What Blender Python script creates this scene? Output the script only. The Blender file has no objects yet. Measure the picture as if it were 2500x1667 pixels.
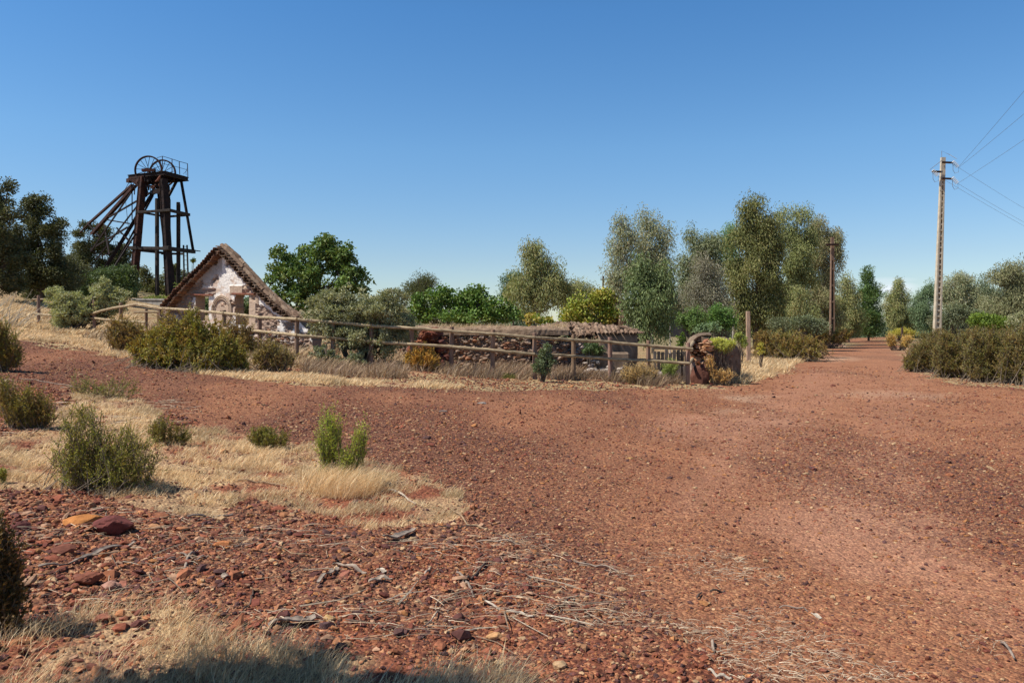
import bpy, math, random
import numpy as np
from mathutils import Vector, Matrix
# ------------------------------------------------------------------ camera, world, sun, exposure
S = bpy.context.scene
COL = S.collection
F = 1944.0; HY = 800.0; CZ = 1.6; K = 2500/2352.0      # focal length (px of a 2500 px wide picture), horizon row, eye height
cam_d = bpy.data.cameras.new('camera'); cam = bpy.data.objects.new('camera', cam_d); COL.objects.link(cam)
cam_d.sensor_width = 36; cam_d.lens = 36*F/2500; cam_d.shift_y = -(833.5-HY)/2500
cam_d.clip_start = 0.05; cam_d.clip_end = 6000
cam.location = (0, 0, CZ); cam.rotation_euler = (math.pi/2, 0, 0)
S.camera = cam
SUN_EL = math.radians(54); SUN_AZ = math.radians(-105)      # azimuth from +Y, clockwise positive
sunvec = Vector((math.sin(SUN_AZ)*math.cos(SUN_EL), math.cos(SUN_AZ)*math.cos(SUN_EL), math.sin(SUN_EL)))
W = bpy.data.worlds.new('World'); S.world = W; W.use_nodes = True
nt = W.node_tree; bg = nt.nodes['Background']
sky = nt.nodes.new('ShaderNodeTexSky'); sky.sky_type = 'NISHITA'; sky.sun_disc = False
sky.sun_elevation = SUN_EL; sky.sun_rotation = SUN_AZ; sky.altitude = 0
sky.air_density = 1.0; sky.dust_density = 0.15; sky.ozone_density = 2.0
hs = nt.nodes.new('ShaderNodeHueSaturation'); hs.inputs['Saturation'].default_value = 1.12
nt.links.new(sky.outputs[0], hs.inputs['Color'])
# a small low cloud beside the distant pine
tc = nt.nodes.new('ShaderNodeTexCoord')
mp = nt.nodes.new('ShaderNodeMapping'); nt.links.new(tc.outputs['Generated'], mp.inputs[0]); mp.inputs['Scale'].default_value = (22, 22, 130)
nz = nt.nodes.new('ShaderNodeTexNoise'); nz.inputs['Scale'].default_value = 1.0; nz.inputs['Detail'].default_value = 6; nt.links.new(mp.outputs[0], nz.inputs[0])
def cloudmask(cx, cz, rx, rz):
    v = Vector(((cx-1250)/F, 1, (HY-cz)/F)).normalized()
    sub = nt.nodes.new('ShaderNodeVectorMath'); sub.operation = 'SUBTRACT'; nt.links.new(tc.outputs['Generated'], sub.inputs[0]); sub.inputs[1].default_value = v
    sc = nt.nodes.new('ShaderNodeVectorMath'); sc.operation = 'MULTIPLY'; nt.links.new(sub.outputs[0], sc.inputs[0]); sc.inputs[1].default_value = (F/rx, F/rx, F/rz)
    ln = nt.nodes.new('ShaderNodeVectorMath'); ln.operation = 'LENGTH'; nt.links.new(sc.outputs[0], ln.inputs[0])
    m = nt.nodes.new('ShaderNodeMapRange'); m.inputs[1].default_value = 1.0; m.inputs[2].default_value = 0.0; nt.links.new(ln.outputs['Value'], m.inputs[0])
    return m.outputs[0]
a1 = cloudmask(2175, 703, 62, 16); a2 = cloudmask(2160, 684, 70, 8)
ad = nt.nodes.new('ShaderNodeMath'); ad.operation = 'MULTIPLY_ADD'; nt.links.new(a2, ad.inputs[0]); ad.inputs[1].default_value = 0.45; nt.links.new(a1, ad.inputs[2])
ad2 = nt.nodes.new('ShaderNodeMath'); ad2.operation = 'MULTIPLY'; nt.links.new(ad.outputs[0], ad2.inputs[0]); nt.links.new(nz.outputs[0], ad2.inputs[1])
ad3 = nt.nodes.new('ShaderNodeMath'); ad3.operation = 'MULTIPLY'; ad3.use_clamp = True; nt.links.new(ad2.outputs[0], ad3.inputs[0]); ad3.inputs[1].default_value = 1.9
sz = nt.nodes.new('ShaderNodeSeparateXYZ'); nt.links.new(tc.outputs['Generated'], sz.inputs[0])
cr = nt.nodes.new('ShaderNodeValToRGB'); nt.links.new(sz.outputs[2], cr.inputs[0]); e = cr.color_ramp.elements; e.new(.5); e.new(.6)
for k_, (p_, c_) in enumerate([(.085, (.64, .69, .78)), (.216, (.63, .80, .90)), (.37, (.50, .78, .95)), (.75, (.22, .32, .40))]): e[k_].position = p_; e[k_].color = (*c_, 1)
gm = nt.nodes.new('ShaderNodeMix'); gm.data_type = 'RGBA'; gm.blend_type = 'MULTIPLY'; gm.inputs[0].default_value = 1; nt.links.new(hs.outputs[0], gm.inputs[6]); nt.links.new(cr.outputs[0], gm.inputs[7])
mx = nt.nodes.new('ShaderNodeMix'); mx.data_type = 'RGBA'; nt.links.new(ad3.outputs[0], mx.inputs[0]); nt.links.new(gm.outputs[2], mx.inputs[6]); mx.inputs[7].default_value = (5.8, 6.2, 6.8, 1)
nt.links.new(mx.outputs[2], bg.inputs['Color']); bg.inputs['Strength'].default_value = 0.13
sl = bpy.data.lights.new('sun', 'SUN'); sl.energy = 5.0; sl.angle = math.radians(0.53); sl.color = (1.0, 0.95, 0.87)
sun = bpy.data.objects.new('sun', sl); COL.objects.link(sun)
sun.rotation_euler = sunvec.to_track_quat('Z', 'Y').to_euler()
S.view_settings.view_transform = 'Standard'; S.view_settings.look = 'None'; S.view_settings.exposure = 0.25; S.view_settings.gamma = 1

# ------------------------------------------------------------------ helpers
rng = np.random.default_rng(7); random.seed(7)
def _h(i, j, s=0):
    n = (i.astype(np.int64)*374761393 + j.astype(np.int64)*668265263 + s*1442695041) & 0xffffffff
    n = ((n ^ (n >> 13))*1274126177) & 0xffffffff
    n = ((n ^ (n >> 16))*2246822519) & 0xffffffff
    return ((n ^ (n >> 15)) & 0xffffff)/float(0xffffff)
def vnoise(x, y, s=0):
    x = np.asarray(x, float); y = np.asarray(y, float)
    i = np.floor(x); j = np.floor(y); fx = x-i; fy = y-j
    fx = fx*fx*(3-2*fx); fy = fy*fy*(3-2*fy); i = i.astype(np.int64); j = j.astype(np.int64)
    return (_h(i, j, s)*(1-fx)+_h(i+1, j, s)*fx)*(1-fy)+(_h(i, j+1, s)*(1-fx)+_h(i+1, j+1, s)*fx)*fy
def fbm(x, y, o=4, s=0):
    r = 0; a = .5; t = 0
    for k in range(o):
        r = r+a*vnoise(np.asarray(x)*2**k, np.asarray(y)*2**k, s+k); t += a; a *= .5
    return r/t
def sst(a, b, x):
    t = np.clip((np.asarray(x, float)-a)/(b-a), 0, 1); return t*t*(3-2*t)
def H(x, y):                                              # the lie of the land: climbs to the left
    x = np.asarray(x, float); y = np.asarray(y, float)
    x0 = 5.5*np.tanh(np.clip(y, -10, 400)/17)/np.tanh(20/17)
    s = np.clip(x0-x, -30, 70); k = 1.2
    z = .07*k*np.log1p(np.exp(s/k)) - .058
    z = z+.015*np.clip(y-35, 0, 40)*sst(8, 20, -x)
    z = z+.075*np.clip(-x-17, 0, 25)*sst(15, 25, y)
    z = z+.05*(fbm(x*.35, y*.35, 2, 3)-.5)
    return z
def Hs(x, y): return float(H(x, y))
def G(u, v):                                              # a point on the land from its place in the picture (2352 px wide)
    dx = (u*K-1250)/F; dz = -(v*K-HY)/F
    y = 2.0
    while y < 600:
        if CZ+dz*y < Hs(dx*y, y): break
        y *= 1.01
    lo = y/1.01; hi = y
    for _ in range(12):
        m = (lo+hi)/2
        if CZ+dz*m < Hs(dx*m, m): hi = m
        else: lo = m
    return np.array((dx*hi, hi, Hs(dx*hi, hi)))
def A(u, v, d):                                           # point at distance d
    return np.array(((u*K-1250)/F*d, d, CZ-(v*K-HY)/F*d))
def AS(u, v, d): return A(u/K, v/K, d)
def tag(o, label=None, cat=None, group=None, kind=None):
    if label: o['label'] = label
    if cat: o['category'] = cat
    if group: o['group'] = group
    if kind: o['kind'] = kind
    return o
def thing(name, label, cat, loc=(0, 0, 0), group=None):
    o = bpy.data.objects.new(name, None); COL.objects.link(o); o.location = tuple(float(v) for v in loc)
    o.empty_display_size = .3
    return tag(o, label, cat, group)
def link(name, me, parent=None):
    o = bpy.data.objects.new(name, me); COL.objects.link(o)
    if parent is not None:
        o.parent = parent; o.location = -Vector(parent.location) if not parent.parent else (0, 0, 0)
    return o
def mesh_np(name, V, Fc, mat, parent=None, col=None, smooth=False):
    V = np.ascontiguousarray(V, np.float32); Fc = np.ascontiguousarray(Fc, np.int32)
    me = bpy.data.meshes.new(name); n, k = Fc.shape
    me.vertices.add(len(V)); me.vertices.foreach_set('co', V.ravel())
    me.loops.add(n*k); me.loops.foreach_set('vertex_index', Fc.ravel())
    me.polygons.add(n); me.polygons.foreach_set('loop_start', np.arange(0, n*k, k, dtype=np.int32))
    me.polygons.foreach_set('use_smooth', np.full(n, bool(smooth)))
    if col is not None:
        dom = 'FACE' if len(col) == n and len(col) != len(V) else 'POINT'
        at = me.attributes.new('Col', 'FLOAT_COLOR', dom)
        c4 = np.ones((len(col), 4), np.float32); c4[:, :3] = col; at.data.foreach_set('color', c4.ravel())
    me.update(calc_edges=True); me.validate()
    me.materials.append(mat)
    return link(name, me, parent)
class MB:                                                 # collects faces, builds ONE mesh object
    def __init__(s): s.v = []; s.f = []; s.c = []
    def add(s, vs, fs, c=None):
        b = len(s.v); s.v += [tuple(map(float, q)) for q in vs]; s.f += [tuple(b+i for i in q) for q in fs]; s.c += [c or (1, 1, 1)]*len(fs)
    def box(s, c, h, ax=None, col=None):                  # centre, half sizes, axes
        c = Vector(c); ax = ax or (Vector((1, 0, 0)), Vector((0, 1, 0)), Vector((0, 0, 1)))
        vs = [c+ax[0]*h[0]*i+ax[1]*h[1]*j+ax[2]*h[2]*k for i in (-1, 1) for j in (-1, 1) for k in (-1, 1)]
        s.add(vs, [(0, 1, 3, 2), (4, 6, 7, 5), (0, 4, 5, 1), (2, 3, 7, 6), (0, 2, 6, 4), (1, 5, 7, 3)], col)
    def bar(s, a, b, w, t, side=None, col=None):          # rectangular bar a->b, w along side vector, t across
        a = Vector(a); b = Vector(b); d = (b-a); L = d.length; d.normalize()
        side = Vector(side) if side is not None else (Vector((0, 0, 1)) if abs(d.z) < .9 else Vector((1, 0, 0)))
        u = (side-d*side.dot(d)).normalized(); w2 = d.cross(u)
        s.box((a+b)/2, (L/2, w/2, t/2), (d, u, w2), col)
    def tube(s, pts, rad, n=8, cap=True, col=None):
        pts = [Vector(p) for p in pts]
        if not hasattr(rad, '__len__'): rad = [rad]*len(pts)
        vs = []; fs = []
        for i, p in enumerate(pts):
            d = (pts[min(i+1, len(pts)-1)]-pts[max(i-1, 0)]).normalized()
            r = Vector((0, 0, 1)) if abs(d.z) < .95 else Vector((1, 0, 0))
            u = d.cross(r).normalized(); w = d.cross(u)
            for k in range(n):
                a = 2*math.pi*k/n; vs.append(p+(u*math.cos(a)+w*math.sin(a))*rad[i])
        for i in range(len(pts)-1):
            for k in range(n): fs.append((i*n+k, i*n+(k+1) % n, (i+1)*n+(k+1) % n, (i+1)*n+k))
        if cap: fs.append(tuple(range(n))[::-1]); fs.append(tuple((len(pts)-1)*n+k for k in range(n)))
        s.add(vs, fs, col)
    def build(s, name, mat, parent=None, smooth=False, bevel=0):
        me = bpy.data.meshes.new(name); me.from_pydata(s.v, [], s.f); me.update()
        at = me.attributes.new('Col', 'FLOAT_COLOR', 'FACE')
        at.data.foreach_set('color', np.array([list(c)[:3]+[1] for c in s.c], np.float32).ravel())
        me.polygons.foreach_set('use_smooth', np.full(len(me.polygons), bool(smooth)))
        me.materials.append(mat); o = link(name, me, parent)
        if bevel:
            m = o.modifiers.new('b', 'BEVEL'); m.width = bevel; m.segments = 1
        return o

# ------------------------------------------------------------------ materials
def newmat(name):
    m = bpy.data.materials.new(name); m.use_nodes = True; n = m.node_tree
    return m, n, n.nodes['Principled BSDF']
def noise(n, scale, detail=4, vec=None, rough=.5):
    t = n.nodes.new('ShaderNodeTexNoise'); t.inputs['Scale'].default_value = scale; t.inputs['Detail'].default_value = detail; t.inputs['Roughness'].default_value = rough
    if vec is not None: n.links.new(vec, t.inputs['Vector'])
    return t
def objco(n, scale=None):
    c = n.nodes.new('ShaderNodeNewGeometry'); o = c.outputs['Position']
    if scale:
        m = n.nodes.new('ShaderNodeMapping'); m.inputs['Scale'].default_value = scale; n.links.new(o, m.inputs[0]); o = m.outputs[0]
    return o
def ramp(n, src, stops):
    r = n.nodes.new('ShaderNodeValToRGB'); e = r.color_ramp.elements
    while len(e) < len(stops): e.new(.5)
    for i, (p, c) in enumerate(stops): e[i].position = p; e[i].color = (*c, 1)
    n.links.new(src, r.inputs[0]); return r
def mixc(n, f, a, b, mode='MIX'):
    m = n.nodes.new('ShaderNodeMix'); m.data_type = 'RGBA'; m.blend_type = mode
    for sck, v in ((0, f), (6, a), (7, b)):
        if hasattr(v, 'is_linked') or hasattr(v, 'links'): n.links.new(v, m.inputs[sck])
        elif sck == 0: m.inputs[0].default_value = v
        else: m.inputs[sck].default_value = (*v, 1)
    return m.outputs[2]
def attr(n, name='Col'):
    a = n.nodes.new('ShaderNodeAttribute'); a.attribute_name = name; return a.outputs['Color']
def bump(n, p, h, strength=.5, dist=.01):
    b = n.nodes.new('ShaderNodeBump'); b.inputs['Strength'].default_value = strength; b.inputs['Distance'].default_value = dist
    n.links.new(h, b.inputs['Height']); n.links.new(b.outputs[0], p.inputs['Normal']); return b
def simple(name, c0, c1, scale=8, rough=.85, bs=.4, bd=.01, vscale=None, useattr=False, metal=0, detail=6):
    m, n, p = newmat(name); co = objco(n, vscale); t = noise(n, scale, detail, co, .65)
    r = ramp(n, t.outputs[0], [(.32, c0), (.68, c1)]); out = r.outputs[0]
    if useattr: out = mixc(n, 1.0, out, attr(n), 'MULTIPLY')
    n.links.new(out, p.inputs['Base Color']); p.inputs['Roughness'].default_value = rough; p.inputs['Metallic'].default_value = metal
    p.inputs['Specular IOR Level'].default_value = .25
    bump(n, p, t.outputs[0], bs, bd); return m
def leafmat(name, trans=.3, rough=.55, spec=.3, tint=(1.3, 1.3, .6)):
    m, n, p = newmat(name); c = attr(n); n.links.new(c, p.inputs['Base Color'])
    p.inputs['Roughness'].default_value = rough; p.inputs['Specular IOR Level'].default_value = spec
    tr = n.nodes.new('ShaderNodeBsdfTranslucent'); tcol = mixc(n, 1.0, c, tint, 'MULTIPLY'); n.links.new(tcol, tr.inputs[0])
    ms = n.nodes.new('ShaderNodeMixShader'); ms.inputs[0].default_value = trans
    n.links.new(p.outputs[0], ms.inputs[1]); n.links.new(tr.outputs[0], ms.inputs[2]); n.links.new(ms.outputs[0], n.nodes['Material Output'].inputs[0]); return m
M = {}
M['leaf'] = leafmat('foliage', .2); M['grass'] = leafmat('dry_grass', .30, .7, .2, (1.05, 1.0, .9))
M['bark'] = simple('bark', (.07, .05, .035), (.17, .13, .10), 10, .9, .8, .03, (1, 1, .25))
M['pale_bark'] = simple('pale_bark', (.18, .15, .12), (.42, .38, .32), 6, .85, .4, .02, (1, 1, .4))
M['twig'] = simple('twig', (.10, .07, .05), (.22, .17, .12), 20)
M['post'] = simple('fence_wood', (.17, .10, .065), (.33, .215, .15), 9, .85, .5, .012, (1.5, 1.5, .35), True)
M['rail'] = simple('rail_wood', (.19, .135, .08), (.52, .40, .25), 11, .85, .5, .01, (.5, 1.5, 1.5), True)
M['iron'] = simple('rusty_iron', (.012, .007, .006), (.075, .032, .02), 3.5, .75, .4, .01, None, True)
M['timber'] = simple('dark_timber', (.012, .01, .009), (.06, .045, .036), 6, .9, .6, .02, (1, 1, .3))
M['concrete'] = simple('concrete', (.42, .35, .25), (.62, .53, .40), 5, .9, .4, .01)
M['redconcrete'] = simple('rust_stained_concrete', (.16, .09, .06), (.30, .20, .135), 4, .9, .4, .01)
M['stone'] = simple('rock', (.55, .5, .45), (1.15, 1.1, 1.05), 18, .9, .8, .01, None, True)
M['pebble'] = simple('pebble', (.6, .58, .55), (1.2, 1.15, 1.1), 60, .85, .5, .003, None, True, detail=3)
M['wood'] = simple('weathered_wood', (.50, .46, .43), (1.25, 1.18, 1.1), 22, .85, .6, .006, (1, 1, .12), True)
M['plaster'] = simple('plaster', (.70, .67, .64), (1.1, 1.1, 1.1), 14, .9, .7, .008, None, True)
M['tile'] = simple('roof_tile', (.5, .45, .42), (1.2, 1.15, 1.1), 9, .85, .6, .01, None, True)
M['render'] = simple('old_render', (.105, .070, .047), (.30, .215, .145), 4, .92, .7, .03, (1, 1, .5))
M['crust'] = simple('shaded_crust', (.08, .052, .034), (.26, .18, .12), 5, .95, 1.0, .04)  # cement crust, toned darker: shade of the vault front is in its colour
M['cap'] = simple('earthy_cement', (.15, .095, .058), (.36, .25, .165), 7, .95, 1.0, .05)
M['wallmortar'] = simple('earth_mortar', (.10, .06, .04), (.24, .16, .11), 12, .95, 1, .03)
M['ceramic'] = simple('insulator', (.35, .3, .28), (.6, .55, .5), 5, .3, .1)
M['dark'] = simple('dark_panel', (.03, .032, .035), (.07, .07, .075), 4)
M['wire'] = simple('wire', (.16, .17, .19), (.25, .26, .28), 4, .6)
# ground
m, n, p = newmat('red_ground'); M['ground'] = m
co = objco(n)
nb = noise(n, .9, 5, co, .6); nf = noise(n, 14, 6, co, .75)
v1 = n.nodes.new('ShaderNodeTexVoronoi'); v1.inputs['Scale'].default_value = 42; n.links.new(co, v1.inputs[0])
v2 = n.nodes.new('ShaderNodeTexVoronoi'); v2.inputs['Scale'].default_value = 115; n.links.new(co, v2.inputs[0])
sx = n.nodes.new('ShaderNodeSeparateColor'); n.links.new(v1.outputs['Color'], sx.inputs[0])
sx2 = n.nodes.new('ShaderNodeSeparateColor'); n.links.new(v2.outputs['Color'], sx2.inputs[0])
gr = ramp(n, sx.outputs[0], [(0, (.34, .36, .46)), (.3, (.70, .70, .74)), (.6, (1.0, .98, .95)), (.85, (1.3, 1.42, 1.3)), (1, (1.8, 2.3, 2.1))])
gr2 = ramp(n, sx2.outputs[0], [(0, (.6, .6, .66)), (.5, (1, 1, 1)), (1, (1.4, 1.5, 1.45))])
sa = n.nodes.new('ShaderNodeAttribute'); sa.attribute_name = 'stony'
c1 = mixc(n, sa.outputs['Fac'], (1, 1, 1), gr.outputs[0]); c2 = mixc(n, .95, (1, 1, 1), gr2.outputs[0])
b1 = ramp(n, nb.outputs[0], [(.3, (.86, .84, .84)), (.7, (1.13, 1.14, 1.13))]); b2 = ramp(n, nf.outputs[0], [(.3, (.66, .66, .68)), (.7, (1.34, 1.33, 1.30))])
o_ = mixc(n, 1.0, attr(n), c1, 'MULTIPLY'); o_ = mixc(n, 1.0, o_, c2, 'MULTIPLY'); o_ = mixc(n, 1.0, o_, b1.outputs[0], 'MULTIPLY'); o_ = mixc(n, 1.0, o_, b2.outputs[0], 'MULTIPLY')
n.links.new(o_, p.inputs['Base Color']); p.inputs['Roughness'].default_value = .95; p.inputs['Specular IOR Level'].default_value = .1
inv = n.nodes.new('ShaderNodeMath'); inv.operation = 'MULTIPLY_ADD'; n.links.new(v1.outputs['Distance'], inv.inputs[0]); inv.inputs[1].default_value = -1.2; n.links.new(nf.outputs[0], inv.inputs[2])
bump(n, p, inv.outputs[0], .8, .012)

# ------------------------------------------------------------------ regions of the ground
def region(pts): return np.array([G(u, v)[:2] for u, v in pts])
def inside(poly, x, y):
    r = np.zeros(np.shape(x), bool); n_ = len(poly); j = n_-1
    for i in range(n_):
        xi, yi = poly[i]; xj, yj = poly[j]
        c = ((yi > y) != (yj > y)) & (x < (xj-xi)*(y-yi)/(yj-yi+1e-12)+xi); r ^= c; j = i
    return r
ROAD = region([(-1400, 700), (-300, 765), (0, 772), (50, 787), (200, 808), (450, 862), (700, 884), (1040, 893), (1500, 893), (1650, 893), (1760, 868), (1830, 836), (1890, 818),
               (1918, 795), (1950, 782), (1985, 766), (2030, 766), (2078, 790), (2082, 840), (2110, 862), (2200, 884), (2352, 892), (3400, 925), (6000, 1100), (6000, 3200), (2400, 3200), (1900, 1800), (1780, 1568), (1500, 1400), (1200, 1230),
               (1090, 1150), (900, 1075), (700, 1020), (450, 972), (380, 948), (160, 888), (0, 868), (-400, 850), (-2500, 830)])
GR = {
 'a': region([(-200, 1010), (0, 1000), (120, 990), (150, 930), (180, 905), (260, 900), (330, 930), (352, 965), (360, 1000), (440, 982), (500, 985), (560, 990), (700, 1020), (870, 1068), (950, 1098), (1060, 1130), (1088, 1160), (1060, 1190), (960, 1205), (860, 1222), (760, 1198), (680, 1160), (560, 1130), (500, 1190), (400, 1190), (290, 1165), (200, 1125), (110, 1125), (0, 1130), (-200, 1140)]),
 'b': region([(-200, 1500), (0, 1480), (150, 1425), (300, 1410), (420, 1420), (470, 1460), (560, 1475), (700, 1465), (740, 1500), (830, 1490), (940, 1520), (1100, 1550), (1210, 1568), (1250, 1700), (1100, 2600), (-1200, 2600), (-900, 1560)]),
 'c': region([(-200, 745), (0, 742), (80, 752), (250, 790), (400, 835), (560, 852), (700, 862), (860, 874), (1000, 883), (1060, 892), (1000, 891), (860, 886), (700, 880), (560, 872), (450, 862), (330, 838), (200, 800), (50, 780), (-100, 765)]),
 'd': region([(1640, 880), (1625, 850), (1700, 830), (1700, 800), (1740, 800), (1800, 826), (1832, 833), (1775, 856), (1740, 872), (1690, 880)]),
 'f': region([(-300, 690), (60, 695), (330, 730), (330, 742), (200, 775), (80, 758), (-300, 752)]), 'g': region([(200, 772), (330, 744), (560, 770), (760, 800), (1040, 835), (1040, 850), (700, 846), (640, 858), (400, 838), (250, 795)]),
 'e': region([(700, 848), (900, 852), (1040, 850), (1200, 842), (1400, 850), (1560, 860), (1560, 880), (1500, 886), (1400, 880), (1200, 873), (1040, 866), (900, 866), (700, 862)]),
}
PALE = []
PALE += [region([(1650, 908), (1700, 904), (1765, 908), (1740, 917), (1680, 918)]), region([(1655, 940), (1720, 937), (1730, 944), (1670, 948)]),
        region([(1890, 824), (1960, 820), (1985, 824), (1940, 831), (1895, 831)]), region([(1960, 908), (2060, 903), (2150, 905), (2100, 913), (1990, 915)]),
        region([(1480, 975), (1620, 950), (1780, 960), (1760, 985), (1600, 1010), (1500, 1000)]),
        region([(1700, 1180), (1900, 1120), (2100, 1200), (2200, 1290), (2000, 1330), (1850, 1300)]), region([(1965, 800), (2050, 800), (2080, 900), (2040, 1000), (2060, 1100), (2200, 1260), (2400, 1420), (2352, 1500), (2150, 1400), (1930, 1180), (1900, 1050), (1930, 930)]), region([(1840, 850), (1930, 850), (1820, 950), (1700, 1060), (1560, 1200), (1500, 1190), (1600, 1050), (1740, 930)])]
def masks(x, y):
    wx = x+.35*(fbm(x*1.1, y*1.1, 3, 11)-.5)*2*np.clip(y/12, .3, 2); wy = y+.5*(fbm(x*1.1, y*1.1, 3, 12)-.5)*2*np.clip(y/12, .3, 2)
    road = inside(ROAD, wx, wy)
    g = {k: inside(v, wx, wy) for k, v in GR.items()}
    pl = []
    jr = np.random.default_rng(1)
    for q in PALE:
        a_ = np.zeros(np.shape(x))
        for _ in range(9): o_ = jr.normal(0, 1, 2); a_ = a_+inside(q, wx+o_[0]*.22*np.clip(y/8, .5, 3), wy+o_[1]*.35*np.clip(y/8, .5, 4))
        pl.append(a_/9)
    return road, g, pl
# ground sheet: fine near the path, coarse far away; the red road and the rest are two meshes that share their border
def axis(lo, hi, f):
    a = [lo]
    while a[-1] < hi: a.append(a[-1]+f(a[-1]))
    return np.array(a)
ys = np.concatenate([-np.array([3000, 1000, 300, 100, 40, 20, 10, 5, 2]), axis(0, 60, lambda t: .035 if 3 < t < 7 else (.05 if t < 3 else .035*(t/7)**1.5)), [63, 67, 72, 78, 85, 93, 102, 115, 130, 150, 175, 200, 240, 300, 400, 600, 1000, 2500, 5000]])
xr = axis(0, 24, lambda t: .04+.0045*t)
xs = np.concatenate([-np.array([5000, 2500, 1200, 600, 300, 200, 140, 100, 80, 65, 55, 48, 42, 38, 34, 31, 28.5, 26.5, 25]), -xr[::-1][:-1], xr, [25.5, 27, 29, 32, 35, 39, 44, 50, 60, 75, 100, 140, 200, 300, 600, 1200, 2500, 5000]])
X, Y = np.meshgrid(xs, ys); nx, ny = len(xs), len(ys)
Xf, Yf = X.ravel(), Y.ravel()
road, g, pale = masks(Xf, Yf)
fade = 1-sst(20, 60, Yf)
roadness = road.astype(float)
Z = H(Xf, Yf)+fade*((fbm(Xf*5, Yf*5, 4, 21)-.5)*(.07-.05*roadness)+(vnoise(Xf*16, Yf*16, 9)-.5)*(.022-.018*roadness))
def lerp(a, b, t): return a*(1-t)[:, None]+b*t[:, None]
base = np.tile(np.array((.235, .082, .046)), (len(Xf), 1))
nA = fbm(Xf*.5, Yf*.22, 4, 31); nB = fbm(Xf*2.3, Yf*2.3, 4, 32)
base = lerp(base, np.tile((.25, .112, .068), (len(Xf), 1)), sst(.35, .65, nB)*(1-roadness))
rc = lerp(np.tile((.185, .078, .048), (len(Xf), 1)), np.tile((.310, .132, .070), (len(Xf), 1)), sst(.30, .76, nA+.10*np.clip((Xf-1)/6, -1, 1)))
base = lerp(base, rc, roadness)
stony = .45+.55*sst(.62, .36, nA); stony = np.where(road, stony, 1.0); stony = np.where(sum(v.astype(float) for v in g.values()) > 0, .35, stony)
for k, q in enumerate(pale):
    t = q*(.8 if k < 4 else .6)*sst(.3, .5, nB+.15)
    base = lerp(base, np.tile((.46, .30, .20) if k < 4 else (.385, .185, .115), (len(Xf), 1)), t); stony = stony*(1-.6*t)
anyg = sum(v.astype(float) for v in g.values()) > 0
base = lerp(base, np.tile((.46, .31, .17), (len(Xf), 1)), anyg*.6*sst(.35, .6, nB+.03))
# behind the fence and off the road: straw and earth
off = (~road) & (Yf > 14) & (~anyg)
base = lerp(base, np.tile((.36, .24, .13), (len(Xf), 1)), off*(.55+.45*sst(.3, .55, nB)))
fr = (Yf > 70).astype(float)*(~road); base = lerp(base, np.tile((.20, .16, .08), (len(Xf), 1)), fr*.7)
V = np.stack([Xf, Yf, Z], 1)
ii, jj = np.meshgrid(np.arange(nx-1), np.arange(ny-1)); q0 = (jj*nx+ii).ravel()
quads = np.stack([q0, q0+1, q0+1+nx, q0+nx], 1)
fm = road[q0]
def sub(name, sel):
    q = quads[sel]; us, invi = np.unique(q.ravel(), return_inverse=True)
    o = mesh_np(name, V[us], invi.reshape(q.shape), M['ground'], None, base[us], True)
    a = o.data.attributes.new('stony', 'FLOAT', 'POINT'); a.data.foreach_set('value', stony[us].astype(np.float32))
    tag(o, kind='structure'); return o
sub('dirt_road', fm); sub('ground', ~fm)

# ------------------------------------------------------------------ stones, twigs, grass
def ico(subd=0):
    t = (1+5**.5)/2
    v = np.array([(-1, t, 0), (1, t, 0), (-1, -t, 0), (1, -t, 0), (0, -1, t), (0, 1, t), (0, -1, -t), (0, 1, -t), (t, 0, -1), (t, 0, 1), (-t, 0, -1), (-t, 0, 1)], float)
    f = [(0, 11, 5), (0, 5, 1), (0, 1, 7), (0, 7, 10), (0, 10, 11), (1, 5, 9), (5, 11, 4), (11, 10, 2), (10, 7, 6), (7, 1, 8), (3, 9, 4), (3, 4, 2), (3, 2, 6), (3, 6, 8), (3, 8, 9), (4, 9, 5), (2, 4, 11), (6, 2, 10), (8, 6, 7), (9, 8, 1)]
    v /= np.linalg.norm(v, axis=1)[:, None]
    for _ in range(subd):
        v = list(v); c = {}; nf_ = []
        def mid(a, b):
            k = (min(a, b), max(a, b))
            if k not in c: q = v[a]+v[b]; v.append(q/np.linalg.norm(q)); c[k] = len(v)-1
            return c[k]
        for a, b, d in f:
            x, y_, z = mid(a, b), mid(b, d), mid(d, a); nf_ += [(a, x, z), (b, y_, x), (d, z, y_), (x, y_, z)]
        f = nf_; v = np.array(v)
    return v, np.array(f)
ICO0, ICO1, ICO2, ICO3 = ico(0), ico(1), ico(2), ico(3)
STC = np.array([(.26, .085, .045), (.21, .066, .042), (.17, .060, .046), (.11, .052, .048), (.31, .12, .06), (.40, .18, .07), (.36, .19, .10), (.48, .32, .18), (.10, .05, .044), (.28, .105, .055), (.24, .09, .055), (.33, .15, .075)])
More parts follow.
